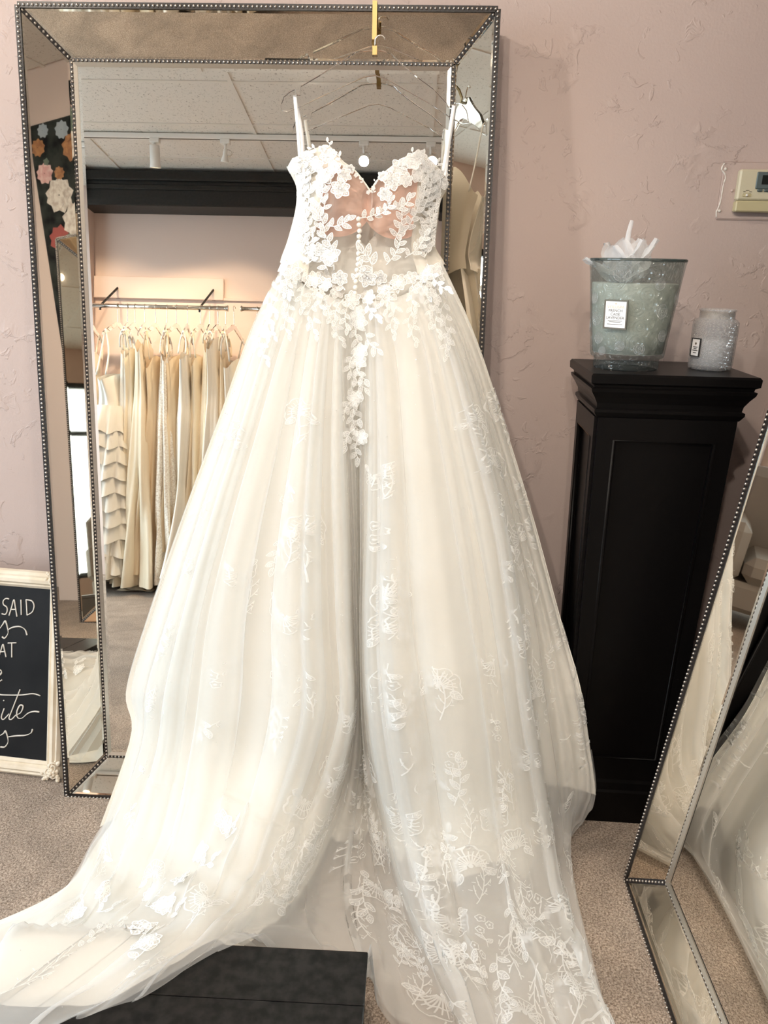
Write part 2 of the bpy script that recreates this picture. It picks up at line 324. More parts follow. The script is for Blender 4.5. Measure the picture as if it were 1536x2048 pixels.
# ------------------------------------------------------------------ beaded mirrors
def beaded_mirror(name,label,loc,rot,W,H,fw=.097,sd=36):
    t=thing(name,label,'mirror',loc,rot,'beaded floor mirrors')
    d=fw*math.tan(R(sd)); x0,x1,z0,z1=-W/2,W/2,0,H; X0,X1,Z0,Z1=x0+fw,x1-fw,fw,H-fw
    out=[(x0,0,z0),(x1,0,z0),(x1,0,z1),(x0,0,z1)]; inn=[(X0,d,Z0),(X1,d,Z0),(X1,d,Z1),(X0,d,Z1)]
    out=[np.array(p) for p in out]; inn=[np.array(p) for p in inn]
    # wooden tray behind the glass
    bk=MB(); o2=[p+np.array([0,.004,0]) for p in out]
    back=[np.array((p[0],d+.028,p[2])) for p in out]
    bk.add(o2+back,[(i,(i+1)%4,4+(i+1)%4,4+i) for i in range(4)]+[(7,6,5,4)])
    bk.add([p+np.array([0,.004,0]) for p in out]+[p+np.array([0,.006,0]) for p in inn],[(i,4+i,4+(i+1)%4,(i+1)%4) for i in range(4)]+[(4,5,6,7)])
    bk.build('backing',M['rail'],t)
    def bevel(quad,ins,up,name,mat):
        q=[np.array(p,float) for p in quad]; n=np.cross(q[1]-q[0],q[3]-q[0]); n/=np.linalg.norm(n)
        if n[1]>0: n=-n
        c=sum(q)/4; res=[]
        for i in range(4):
            e1=q[(i+1)%4]-q[i]; e0=q[i]-q[i-1]; e1/=np.linalg.norm(e1); e0/=np.linalg.norm(e0)
            n1=np.cross(n,e1); n0=np.cross(n,e0)
            if n1@(c-q[i])<0: n1=-n1
            if n0@(c-q[i])<0: n0=-n0
            b=n0+n1; b/=np.linalg.norm(b); res.append(q[i]+b*ins/max(.2,(b@n1))+n*up)
        return MB().add(q+res,[(4,5,6,7)]+[(i,(i+1)%4,4+(i+1)%4,4+i) for i in range(4)]).build(name,mat,t)
    for i in range(4):
        j=(i+1)%4; sh=(np.array([0,-.001,0]))
        bevel([out[i]+sh,out[j]+sh,inn[j]+sh,inn[i]+sh],.0125,.0012,'frame_panel',M['mirror_frame'])
    bevel([p+np.array([0,-.004,0]) for p in inn],.022,.0016,'center_glass',M['mirror'])
    # rails that carry the beads, the inner silver trim, the beads
    rl=MB(); bd=MB()
    def run(a,b,lift,sp=.0108):
        a=np.array(a);b=np.array(b); L=np.linalg.norm(b-a); e=(b-a)/L
        nrm=np.array([0,-1.,0]); s=np.cross(e,nrm); s/=np.linalg.norm(s); n=np.cross(s,e); 
        if n[1]>0: n=-n
        w=.0068
        rl.prism([a-s*w-n*.004,a+s*w-n*.004,a+s*w+n*lift,a-s*w+n*lift],(0,0,0),b-a)
        k=max(2,int(L/sp))
        for i in range(k): bd.ball(a+e*(L*(i+.5)/k)+n*(lift+.0006),.0035,8,5)
    for i in range(4):
        j=(i+1)%4; run(out[i],out[j],.003); run(inn[i],inn[j],.006); run(out[i]+(inn[i]-out[i])*.05,out[i]+(inn[i]-out[i])*.95,.004)
    rl.build('bead_rail',M['rail'],t)
    bd.build('bead_trim',M['bead'],t,True,kind='stuff')
    st=MB(); w=.0075
    for i in range(4):
        j=(i+1)%4; c=sum(inn)/4
        def ins(p,k): return p+np.array([math.copysign(k,c[0]-p[0]),0,math.copysign(k,c[2]-p[2])])
        a0,b0=ins(inn[i],.005),ins(inn[j],.005); a1,b1=ins(inn[i],.0135),ins(inn[j],.0135); f=np.array([0,-.0105,0]); g=np.array([0,-.006,0])
        st.add([a0+f,b0+f,b1+g,a1+g,a0,b0,b1,a1],[(0,1,2,3),(0,4,5,1),(3,2,6,7)])
    st.build('inner_trim',M['silver'],t)
    return t
MW,MH,ML=1.14886,2.0917,7.131
beaded_mirror('floor_mirror','tall beaded mirror leaning on the pink wall behind the hanging gown',(0,0,0),(R(-ML),0,0),MW,MH)
beaded_mirror('floor_mirror','beaded mirror at the right edge leaning beside the black pedestal',(.992,-.222-MW/2,0),(R(-7.0),0,R(-90)),MW,MH,.101,28)

# ------------------------------------------------------------------ black pedestal
def pedestal():
    cx,cy=1.012,.115; t=thing('pedestal','tall black paneled wooden pedestal holding the candles','pedestal',(cx,cy,0),(0,0,R(-1.5)))
    def loft(rows): 
        vs=[];fs=[]
        for z,w,d in rows: vs+=[(-w,-d,z),(w,-d,z),(w,d,z),(-w,d,z)]
        for i in range(len(rows)-1):
            for k in range(4): fs.append((i*4+k,i*4+(k+1)%4,i*4+4+(k+1)%4,i*4+4+k))
        fs+=[(3,2,1,0),tuple(range(len(rows)*4-4,len(rows)*4))]; return MB().add(vs,fs)
    def W(z): return .136+.026*z/1.17
    D=lambda z:W(z)*.72
    zt=1.175
    loft([(0,W(0)-.004,D(0)-.004),(zt,W(zt)-.004,D(zt)-.004)]).build('body',M['black'],t)
    loft([(1.165,.166,.122),(1.178,.174,.130),(1.185,.174,.130),(1.188,.168,.124),(1.20,.170,.126),(1.215,.178,.134),(1.228,.187,.142),(1.236,.189,.144),(1.238,.182,.139),(1.244,.183,.14),(1.249,.192,.148),(1.266,.193,.149),(1.271,.189,.145)]).build('crown',M['black'],t)
    loft([(0,.158,.122),(.10,.158,.122),(.105,.152,.116),(.125,.148,.112),(.135,.142,.106)]).build('plinth',M['black'],t)
    # stiles and rails on front and left side, each of its own
    za,zb=.135,1.165; s=.04; th=.012
    def face(fr):
        # fr(u,z,off) -> point ; u in [-1,1] across
        def piece(u0,u1,z0,z1,nm):
            q=[(u0,z0),(u1,z0),(u1,z1),(u0,z1)]
            MB().add([fr(u,z,-.004) for u,z in q]+[fr(u,z,th-.004) for u,z in q],[(0,3,2,1),(4,5,6,7)]+[(i,(i+1)%4,4+(i+1)%4,4+i) for i in range(4)]).build(nm,M['black'],t)
        k=.26
        piece(-1,-1+k,za,zb,'stile'); piece(1-k,1,za,zb,'stile'); piece(-1+k,1-k,za,za+.07,'rail'); piece(-1+k,1-k,zb-.055,zb,'rail')
        c=[(-1+k,za+.07),(1-k,za+.07),(1-k,zb-.055),(-1+k,zb-.055)]
        pts=[fr(u,z,.004) for u,z in c]; MB().tube(pts,.006,6,closed=True).build('panel_moulding',M['black'],t,True)
        i=.04; e=[(-1+k+i,za+.07+.01),(1-k-i,za+.07+.01),(1-k-i,zb-.065),(-1+k+i,zb-.065)]
        MB().tube([fr(u,z,.008) for u,z in c],.0011,4,closed=True).build('worn_edge',M['wear'],t)
    face(lambda u,z,o:(u*W(z),-D(z)-o,z)); face(lambda u,z,o:(-W(z)-o,u*D(z),z))
    return t
pedestal()

# ------------------------------------------------------------------ large candle, tulle tuft, small jar
PZ=1.271
def label_plate(parent,w,h,lines,rim,rimw=.003):
    e=MB().bbox(-w/2,w/2,-.0015,.001,-h/2,h/2,b=.0008).build('paper_label',M['paper'],parent)
    rm=MB(); 
    for a in ((-w/2-rimw,-w/2,-h/2-rimw,h/2+rimw),(w/2,w/2+rimw,-h/2-rimw,h/2+rimw),(-w/2,w/2,-h/2-rimw,-h/2),(-w/2,w/2,h/2,h/2+rimw)): rm.box(a[0],a[1],-.0026,.001,a[2],a[3])
    rm.build('label_rim',M[rim],e)
    for txt,size,z,mt in lines:
        me=textmesh(txt,size); me.materials.clear(); me.materials.append(M[mt]); o=bpy.data.objects.new('lettering',me); COL.objects.link(o); o.parent=e
        o.location=(0,-.0019,z); o.rotation_euler=(R(90),0,0)
    return e
cc=np.array([.923,.095])
c=thing('scented_candle','large flared grey-green glass candle with a framed white label on the pedestal','candle',(cc[0],cc[1],PZ))
prof_o=[(.074,0),(.077,.004),(.0765,.022),(.078,.026),(.086,.030),(.0875,.036),(.0925,.09),(.0985,.15),(.1055,.215),(.109,.241),(.1105,.247),(.1105,.252),(.108,.2535)]
prof_i=[(.105,.252),(.1025,.215),(.0955,.15),(.089,.09),(.083,.04),(.05,.036)]
MB().lathe(prof_o+prof_i,56).build('glass_vessel',M['vessel'],c,True)
MB().tube([(.1085*math.cos(A),.1085*math.sin(A),.2515) for A in np.linspace(0,2*math.pi,49)[:-1]],.0032,8,closed=True).build('rim',pane_mat('rim_glass',(.45,.52,.51),.25,.05,(.10,.13,.13),.35),c,True)
wx=MB().lathe([(.03,.037),(.081,.0385),(.0872,.09),(.0935,.15),(.0988,.198),(.0975,.2005),(.03,.199)],48).build('wax',M['wax'],c,True)
ang=R(-17); rad=.0975
e=label_plate(c,.050,.060,[('VOLUSPA',.0096,.0165,'ink_gold'),('FRENCH',.0088,.0085,'ink'),('CADE',.0088,.0005,'ink'),('LAVENDER',.0088,-.0075,'ink')],'pewter')
for k,(w,z) in enumerate(((.034,-.0140),(.027,-.0168),(.036,-.0220))): MB().box(-w/2,w/2,-.0021,-.0014,z-.0005,z+.0005).build('fine_print',M['pewter'],e)
vx=(cc-CAM[:2]); az=math.atan2(vx[0],vx[1]); a=az*-1+R(-20)
rad+=.0035; e.location=(math.sin(a)*rad,-math.cos(a)*rad,.131); e.rotation_euler=(R(5.6),0,a)
gem=MB()
for k in range(10): 
    A=2*math.pi*k/10; gem.ball((.0016*math.cos(A),-.0018,.0245+.0016*math.sin(A)),.0006,6,4)
gem.build('gilt_emblem',M['ink_gold'],e)
def medallion(A,z,rad,beads=True):
    rz=float(np.interp(z,[.036,.09,.15,.215,.25],[.0875,.0925,.0985,.1055,.1105]))+.0004; g=MB()
    P=lambda r0,b:(rz*math.sin(A+r0*math.cos(b)/rz),-rz*math.cos(A+r0*math.cos(b)/rz),z+r0*math.sin(b))
    for q,r0 in enumerate((1,.82,.62,.4,.2)):
        if q%2==0: g.tube([P(rad*r0,b) for b in np.linspace(0,2*math.pi,25)[:-1]],.0005,5,closed=True)
        else:
            for b in np.linspace(0,2*math.pi,int(26*r0)+1)[:-1]: g.ball(P(rad*r0,b),.0008,6,4)
    g.build('embossed_medallion',M['jar'],c,True)
A0=-az
for A,z,rad in ((-.30,.224,.020),(-.95,.12,.017),(-1.05,.165,.013),(-.85,.075,.014),(-.70,.045,.010),(.75,.14,.016),(.95,.085,.014),(.30,.055,.013),(-.2,.06,.011),(.55,.20,.013),(1.3,.17,.018),(1.9,.10,.018),(2.6,.16,.018),(-1.7,.10,.018),(-2.3,.17,.018)): medallion(A0+A,z,rad)
tf=thing('tulle_tuft','tuft of crumpled white sheer tissue sticking out of the large candle','tissue',(cc[0]-.025,cc[1]+.02,PZ+.201))
def petal(L,w,yaw,tilt,curl,base=(0,0,0),n=9,m=7):
    G=np.zeros((n,m,3))
    for i in range(n):
        s=i/(n-1); half=w*math.sin(math.pi*min(.97,.12+.83*s))**.8
        for j in range(m):
            q=2*j/(m-1)-1; x=q*half; up=s*L; out=curl*s*s*L+.25*half*q*q+.006*math.sin(7*s+5*q+yaw)
            G[i,j]=(x,-out,up)
    Rm=Matrix.Rotation(yaw,3,'Z')@Matrix.Rotation(tilt,3,'X'); Rn=np.array(Rm)
    return G@Rn.T+np.array(base)
for L,w,yw,ti,cu in ((.095,.042,-.9,.40,.15),(.105,.040,.75,.42,.0),(.10,.045,-2.2,.3,.2),(.11,.045,2.2,.35,.1),(.115,.030,-1.35,1.0,.1),(.075,.05,.3,.30,.3),(.07,.05,-.35,.42,.3),(.08,.05,1.4,.6,.2),(.08,.045,3.1,.4,.2),(.10,.035,-.55,.25,.05),(.12,.038,1.0,.62,.0),(.10,.05,0,-.1,.1)):
    gridobj('petal',petal(L,w,yw,ti,cu),M['tissue'],tf)
MB().tube(spline([(0,-.01,.0),(.002,-.012,.06),(-.002,-.012,.10),(.004,-.008,.138)],10),[.003,.004,.005,.006,.006,.006,.006,.0055,.005,.004],8).build('twist',M['tissue'],tf,True)
jc=(1.135,.115)
j=thing('candle_jar','small clear embossed glass candle jar with a dark-rimmed label','candle',(jc[0],jc[1],PZ))
MB().lathe([(.046,0),(.050,.003),(.0515,.012),(.0525,.06),(.0530,.105),(.0525,.113),(.047,.119),(.0415,.1215),(.0405,.125),(.0405,.138),(.0425,.140),(.0425,.143),(.040,.144),(.038,.143),(.0375,.122),(.044,.114),(.0495,.104),(.049,.06),(.048,.012),(.03,.009)],44).build('glass_vessel',M['jar'],j,True)
MB().lathe([(.02,.010),(.047,.0125),(.0475,.072),(.046,.074),(.02,.0735)],36).build('wax',M['wax_white'],j,True)
MB().lathe([(.036,.122),(.0375,.123),(.0375,.136),(.036,.137)],30).build('gilt_collar',M['ink_gold'],j,True)
e=label_plate(j,.024,.040,[],'ink',.0018)
MB().ball((0,-.0016,.009),.003,8,6,(1,.3,1)).build('printed_emblem',M['pewter'],e)
for k,(w,z) in enumerate(((.013,.001),(.009,-.003),(.016,-.007),(.010,-.0125))): MB().box(-w/2,w/2,-.0021,-.0014,z-.0008,z+.0008).build('fine_print',M['ink'],e)
a=-math.atan2(jc[0]-CAM[0],jc[1]-CAM[1])+R(-43); e.location=(math.sin(a)*.0545,-math.cos(a)*.0545,.054); e.rotation_euler=(0,0,a)

# ------------------------------------------------------------------ thermostat and the old plate outline
tx0,tz0=1.227,1.650; yw=YB
t=thing('thermostat','almond plastic wall thermostat with small dark screen at the right edge','thermostat',(tx0,yw,tz0))
MB().bbox(.004,.152,-.006,0,0,.102,b=.003).build('back_plate',M['almond'],t)
MB().bbox(0,.150,-.030,-.008,.028,.102,b=.004).build('case',M['almond'],t)
MB().bbox(0,.150,-.0305,-.008,0,.027,b=.003).build('lower_door',M['almond_dark'],t)
sc=MB().bbox(.042,.14,-.0325,-.029,.055,.096,b=.002).build('screen_bezel',M['lcd_bezel'],t)
MB().box(.056,.125,-.0332,-.032,.066,.088).build('screen',M['lcd'],sc)
for k in range(5): MB().bbox(.048+k*.017,.061+k*.017,-.0355,-.029,.049,.0545,b=.0015).build('button',M['lcd_bezel'],t)
sl=MB().bbox(.013,.036,-.0312,-.029,.036,.044,b=.002).build('switch_slot',M['almond_dark'],t); MB().bbox(.021,.026,-.0345,-.03,.037,.043,b=.001).build('switch_lever',M['white_plastic'],sl)
for k,(x,w) in enumerate(((.020,.009),(.014,.006),(.029,.007))): MB().box(x,x+w,-.0304,-.029,.0475 if k else .051,.0488 if k else .0522).build('print_mark',M['pewter'],t)
t=thing('wall_plate','painted-over rectangular wall plate with a white caulk line around the thermostat','wall plate',(0,0,0))
MB().bbox(1.190,1.40,yw-.004,yw,1.632,1.772,b=.003).build('plate',M['wall'],t)
pts=[at(px,py,yw-.003) for px,py in ((1449,327),(1445,333),(1444,340),(1449,347),(1451,356),(1447,368),(1444,385),(1441,402),(1437,415),(1433,424),(1433,434))]
MB().tube(spline(pts,40),[.0022+.0009*math.sin(k*1.7)*math.sin(k*.6) for k in range(40)],7).build('caulk_bead',M['caulk'],t,True)
for px,py in ((1451,338),(1439,422),(1464,381)): MB().ball(at(px,py,yw-.004),.0042,8,6).build('screw_head',M['caulk'] if px!=1464 else M['wall'],t,True)

# ------------------------------------------------------------------ chalkboard sign
SW,SH,SL=.56,.630,14.3; sx=-.899
sg=thing('chalkboard_sign','black chalkboard sign with hand lettering in an ornate cream frame on the carpet','sign',(sx,.104,0),(R(-SL),0,R(-5.93)))
fwid=.052
fr=[(0,0),(.004,-.012),(.012,-.02),(.018,-.018),(.024,-.024),(.034,-.022),(.040,-.012),(.044,-.014),(.052,-.006),(.052,.0)]
x0,x1,z0,z1=-SW/2,SW/2,0,SH
cs=[(x0,z0,1,1),(x1,z0,-1,1),(x1,z1,-1,-1),(x0,z1,1,-1)]
for i in range(4):
    a=cs[i]; b=cs[(i+1)%4]; vs=[]
    for (o,y) in fr: vs+=[(a[0]+a[2]*o,y,a[1]+a[3]*o),(b[0]+b[2]*o,y,b[1]+b[3]*o)]
    fs=[(2*k,2*k+1,2*k+3,2*k+2) for k in range(len(fr)-1)]
    MB().add(vs,fs).build('frame_rail',M['cream'],sg)
MB().box(x0+.002,x1-.002,-.002,.012,z0+.002,z1-.002).build('backing',M['cream'],sg)
MB().box(x0+.045,x1-.045,-.006,0,.045,SH-.045).build('chalkboard',M['chalk'],sg)
for (a,b,sxn,szn) in cs:
    o=MB()
    random.seed(3)
    for k in range(26):
        th=random.random()*math.pi/2; rr=random.uniform(.004,.062)
        u=rr*math.cos(th); v=rr*math.sin(th)
        if u+v>.085: continue
        o.ball((a+sxn*u,-.020,b+szn*v),random.uniform(.004,.008),7,5,(1,.8,1))
    for q in range(3):
        c0=(.018+.014*q,.018+.006*q) if q!=2 else (.02,.042)
        o.tube([(a+sxn*(c0[0]+(.004+.0011*s)*math.cos(s*.8)),-.024,b+szn*(c0[1]+(.004+.0011*s)*math.sin(s*.8))) for s in range(12)],.0022,6)
    for r0 in range(7):
        A=2*math.pi*r0/7; o.ball((a+sxn*(.024+.009*math.cos(A)),-.026,b+szn*(.024+.009*math.sin(A))),.006,7,5,(1,.7,1))
    o.ball((a+sxn*.024,-.029,b+szn*.024),.006,8,6)
    o.build('corner_carving',M['cream'],sg,True)
bpy.context.view_layer.update()
inv=sg.matrix_world.inverted()
def signpt(zx,zy):
    px,py=zx*.2442,1120+zy*.2442
    d=RR*((px-768)/FPX)+DD*((py-1024)/FPX)+FF
    o=np.array(inv@Vector(CAM)); e=np.array(inv.to_3x3()@Vector(d)); return o+e*((-.0068-o[1])/e[1])
strokes=[('letter_s',[(75,320),(50,315),(28,335),(30,365),(55,385),(60,415),(45,445),(15,440)]),('letter_a',[(75,455),(95,390),(115,325),(128,395),(140,465)]),('letter_a',[(90,405),(135,405)]),('letter_i',[(172,325),(174,390),(175,450)]),('letter_d',[(215,325),(219,390),(222,452)]),('letter_d',[(212,325),(260,335),(280,375),(265,425),(222,452)]),
('script_s',[(0,560),(25,525),(45,500),(62,555),(66,600),(40,640),(18,628)]),('flourish',[(64,575),(100,553),(160,545),(205,570),(222,615)]),
('letter_a',[(-10,790),(8,740),(25,690),(38,740),(50,795)]),('letter_a',[(2,752),(42,750)]),('letter_t',[(65,680),(135,678)]),('letter_t',[(97,680),(97,797)]),
('script_e',[(-8,950),(10,930),(12,910),(0,900)]),('script_e',[(-6,988),(4,990),(17,982)]),
('letter_t',[(0,1100),(25,1105),(170,1106),(270,1095),(330,1112)]),('letter_t',[(165,1060),(130,1150),(95,1240),(75,1295),(95,1305),(130,1270)]),('letter_i',[(35,1215),(12,1285),(30,1305),(75,1260)]),('dot',[(28,1148),(34,1154)]),
('script_e',[(130,1270),(170,1250),(190,1200),(165,1190),(140,1240),(145,1290),(180,1295),(230,1255),(280,1240),(322,1245)]),('script_s',[(-5,1440),(30,1420),(45,1400),(60,1440),(66,1490),(40,1530),(5,1530)]),('flourish',[(60,1450),(130,1440),(210,1435),(255,1415),(267,1385)])]
for nm,st in strokes:
    p=spline([signpt(*q) for q in st],max(10,len(st)*5)); k=len(p)
    script=nm in('script_s','script_e','flourish'); w=.0019
    rs=[w*(1.0 if not script else .55+.75*abs(math.sin(i/k*5))) for i in range(k)]
    o=MB().tube(p,rs,6).build('chalk_letter',M['chalk_ink'],sg,True)

# ------------------------------------------------------------------ black fitting step
bx0,bx1,by0,by1,bh=-.39,.3465,-1.12,-.605,.15
st=thing('fitting_step','low black painted wooden step under the left edge of the train','step',((bx0+bx1)/2,(by0+by1)/2,0))
hx=(bx1-bx0)/2; hy=(by1-by0)/2
MB().bbox(-hx,hx,hy-.118,hy,bh-.022,bh,b=.002).build('top_plank',M['black_step'],st)
MB().bbox(-hx,hx,-hy,hy-.1195,bh-.022,bh,b=.002).build('top_plank',M['black_step'],st)
MB().bbox(hx-.024,hx-.004,-hy+.004,hy-.004,0,bh-.022,b=.002).build('side_board',M['black_step'],st); MB().bbox(-hx+.004,-hx+.024,-hy+.004,hy-.004,0,bh-.022,b=.002).build('side_board',M['black_step'],st)
MB().bbox(-hx+.024,hx-.024,hy-.024,hy-.004,0,bh-.022,b=.002).build('back_board',M['black_step'],st); MB().bbox(-hx+.024,hx-.024,-hy+.004,-hy+.024,0,bh-.022,b=.002).build('front_board',M['black_step'],st)
MB().tube([(-hx+.004,hy-.0015,bh-.0015),(hx-.004,hy-.0015,bh-.0015)],.0009,5).build('worn_edge',M['wear'],st)

# ------------------------------------------------------------------ the gown
gown=thing('wedding_gown','ivory lace and tulle wedding gown with long train hanging on the mirror','dress',(.28,.15,0))
GO=np.array([.28,.15,0])
def gpart(name,G,mat,**k):
    return gridobj(name,G-GO,mat,gown,**k)
T=lambda px,py,Y:at(px,py,Y)
Z=lambda px,py,z:atz(px,py,z)
cols=[
 [T(572,520,.15),T(505,650,.13),T(440,830,.11),T(370,1020,.08),T(297,1230,.05),T(252,1382,.03),T(262,1470,.0),Z(200,1660,.02),Z(115,1795,.02),Z(-70,1890,.02)],
 [T(585,545,.11),T(530,660,.08),T(470,840,.05),T(405,1030,.01),T(345,1230,-.03),T(305,1380,-.06),T(290,1500,-.09),Z(225,1680,.06),Z(150,1820,.07),Z(-70,1945,.05)],
 [T(600,570,.09),T(560,680,.05),T(510,850,.02),T(455,1040,-.03),T(410,1230,-.08),T(388,1390,-.12),T(365,1520,-.16),Z(320,1700,.12),Z(230,1850,.12),Z(-80,2050,.16)],
 [T(625,580,.08),T(600,690,.04),T(570,860,0),T(535,1050,-.05),T(510,1240,-.11),T(500,1400,-.16),T(470,1560,-.21),Z(420,1730,.17),Z(345,1865,.19),Z(100,2062,.19)],
 [T(650,590,.075),T(635,700,.035),T(620,870,-.01),T(610,1060,-.06),T(605,1250,-.12),T(605,1420,-.18),T(560,1590,-.25),Z(505,1745,.18),Z(430,1850,.195),Z(270,1992,.185)],
 [T(680,600,.07),T(675,710,.035),T(675,880,-.01),T(680,1070,-.055),T(685,1260,-.11),T(690,1440,-.17),T(640,1620,-.22),Z(575,1765,.13),Z(530,1838,.14),Z(485,1915,.13)],
 [T(690,603,.085),T(688,715,.06),T(695,885,.03),T(703,1075,.0),T(708,1265,-.05),T(712,1440,-.1),T(690,1600,-.12),Z(640,1760,.03),Z(635,1850,.025),Z(690,1930,.02)],
 [T(712,610,.1),T(712,720,.08),T(715,890,.05),T(718,1080,.02),T(722,1270,-.03),T(725,1450,-.07),T(725,1600,-.1),Z(725,1750,.012),Z(745,1880,.012),Z(790,2060,.012)],
 [T(725,608,.085),T(727,718,.055),T(726,890,.02),T(725,1080,-.02),T(722,1270,-.07),T(728,1450,-.12),T(752,1620,-.14),Z(785,1770,.03),Z(840,1900,.03),Z(920,2080,.03)],
 [T(740,605,.075),T(745,715,.035),T(748,890,-.01),T(748,1080,-.06),T(745,1270,-.12),T(755,1450,-.18),T(785,1640,-.22),Z(822,1790,.08),Z(872,1920,.07),Z(950,2100,.06)],
 [T(775,600,.07),T(800,710,.03),T(820,880,-.02),T(840,1070,-.07),T(855,1260,-.13),T(875,1440,-.19),T(900,1640,-.25),Z(930,1800,.09),Z(980,1930,.075),Z(1040,2100,.06)],
 [T(820,585,.075),T(860,700,.035),T(895,870,-.01),T(930,1060,-.06),T(960,1250,-.11),T(985,1430,-.17),T(1010,1630,-.23),Z(1040,1800,.08),Z(1085,1930,.065),Z(1150,2100,.05)],
 [T(845,570,.085),T(900,690,.05),T(950,860,.01),T(1000,1050,-.03),T(1030,1250,-.08),T(1055,1430,-.13),T(1090,1630,-.17),Z(1120,1790,.05),Z(1165,1910,.045),Z(1240,2100,.035)],
 [T(855,560,.1),T(915,685,.075),T(968,855,.045),T(1018,1045,.02),T(1055,1240,-.01),T(1075,1410,-.05),T(1095,1560,-.08),Z(1110,1700,.02),Z(1150,1850,.012),Z(1225,2080,.012)],
 [T(870,540,.12),T(935,680,.1),T(990,850,.08),T(1045,1040,.06),T(1095,1230,.02),T(1130,1390,-.03),T(1150,1500,-.06),T(1155,1600,-.08),Z(1140,1670,.02),Z(1125,1700,.01)],
 [T(882,520,.15),T(950,670,.13),T(1010,850,.115),T(1068,1040,.1),T(1118,1225,.05),T(1160,1370,-.03),T(1178,1480,-.045),T(1192,1590,-.055),Z(1160,1655,.02),Z(1140,1685,.01)],
]
CG=np.array(cols)   # (16,10,3)
def crw(f):
    return np.stack([-.5*f+f*f-.5*f**3,1-2.5*f*f+1.5*f**3,.5*f+2*f*f-1.5*f**3,-.5*f*f+.5*f**3],-1)
def surf(u,v,Cg=None):
    Cg=CG if Cg is None else Cg
    nu,nv=Cg.shape[:2]; u=np.clip(u,0,nu-1); v=np.clip(v,0,nv-1)
    iu=np.minimum(u.astype(int),nu-2); iv=np.minimum(v.astype(int),nv-2); wu=crw(u-iu); wv=crw(v-iv); out=0
    for a in range(4):
        ia=np.clip(iu+a-1,0,nu-1)
        for b in range(4):
            ib=np.clip(iv+b-1,0,nv-1); out=out+(wu[...,a]*wv[...,b])[...,None]*Cg[ia,ib]
    return out
def snoise(x,seed,oct=3):
    r=np.random.default_rng(seed); s=0
    for k in range(oct):
        f=1.7**k; s=s+np.sin(x*f*(1+.3*r.random())*2*math.pi+r.random()*9)/f
    return s
PF=1.15
def drape(u,v,warp,amp,seed,lift=0.0):
    """pleated cloth over the guide surface: the cloth runs back and forth in u (real overlapping pleats) and ripples in depth"""
    u=np.asarray(u,float); v=np.asarray(v,float)
    env=np.clip(v/1.2,0,1)*.8+.2; fl=np.clip((8.6-v)/2.5,0.15,1)
    ph=u*PF+.30*snoise(u*.35,seed)+.05*np.sin(v*1.3+u)
    loc=.5+.5*np.sin(u*2.1+seed)
    edge=np.clip(np.minimum(u,15-u)/.8,0,1)
    uu=u+warp*(.5+.7*loc)*np.sin(2*math.pi*ph)*edge*env
    P=surf(uu,v)
    w=np.cos(2*math.pi*ph)+.5*np.sin(2*math.pi*ph*.43+seed)
    d=amp*(.35+.65*np.clip(v/4,0,1))*w*fl*env
    P=P.copy(); P[...,1]-=d+lift; P[...,2]+=np.where(v>6.3,np.abs(d)*.7+(.006*np.sin(u*5+v*6)+.007*np.sin(u*3.1-v*9.3)+.004*np.sin(u*11+v*4))*np.clip(v-6.3,0,1),0)+lift*np.clip((v-5.5)/1.5,0,1)
    P[...,2]=np.maximum(P[...,2],.004+(lift+.065)*.3)
    # stay above the step
    ss=lambda t:np.clip(t,0,1)**2*(3-2*np.clip(t,0,1))
    k=ss((P[...,0]-bx0+.10)/.10)*ss((bx1+.02-P[...,0])/.016)*ss((by1+.055-P[...,1])/.05)
    P[...,2]=np.maximum(P[...,2],k*(bh+.004+(lift+.065)*.35))
    return P
def uvgrid(nu,nv,u0=0,u1=15,v0=0,v1=9):
    return np.meshgrid(np.linspace(u0,u1,nu),np.linspace(v0,v1,nv),indexing='ij')
WARP,AMP=.21,.019
U,V=uvgrid(420,150); OUT=drape(U,V,WARP,AMP,2,.004); gpart('outer_tulle',OUT,M['tulle'])
U,V=uvgrid(330,120); gpart('under_tulle',drape(U,V,.17,.014,5,-.024),M['tulle_in'])
# opaque satin lining: front, ending in a hem above the carpet, then the back half towards the mirror
def lining(u,v):
    P=drape(u,v,.0,.016,8,-.060); c=surf(np.full_like(u,7.2),v); k=np.clip(v/6,0,1)*.05*np.clip(7.5-v,0,1)
    P[...,0]=P[...,0]*(1-k)+c[...,0]*k; P[...,2]=np.maximum(P[...,2],.005); return P
U,V=uvgrid(320,150,0.02,14.98,0,1); VM=np.interp(U,[0,4.7,5.7,8.4,9.4,11.4,12.3,15],[8.9,8.95,6.6,6.45,6.75,6.7,6.35,6.3])+.05*np.sin(U*4)
LN=lining(U,V*VM); gpart('satin_lining',LN,M['satin'])
U,V=uvgrid(120,90,8.7,12.3,4.5,8.85); gpart('train_tulle',drape(U,V,.16,.012,21,-.032),M['tulle_in'])
bk=[]
for r in range(0,8):
    a=CG[0,r]; b=CG[15,r]; row=[]
    for s in np.linspace(0,1,24):
        p=b*(1-s)+a*s; zz=max(.03,p[2]); gl=zz*math.tan(R(7.131))+.03
        tgt=min(gl,.23); k=math.sin(math.pi*s)**.5; y=p[1]*(1-k)+tgt*k+.006*math.sin(s*40+r*.3)*k
        row.append((p[0],y,zz))
    bk.append(row)
bkg=np.array(bk).transpose(1,0,2); bkf=[]
for q in bkg: bkf.append(spline(q,40))
gpart('skirt_back',np.array(bkf),M['satin'])

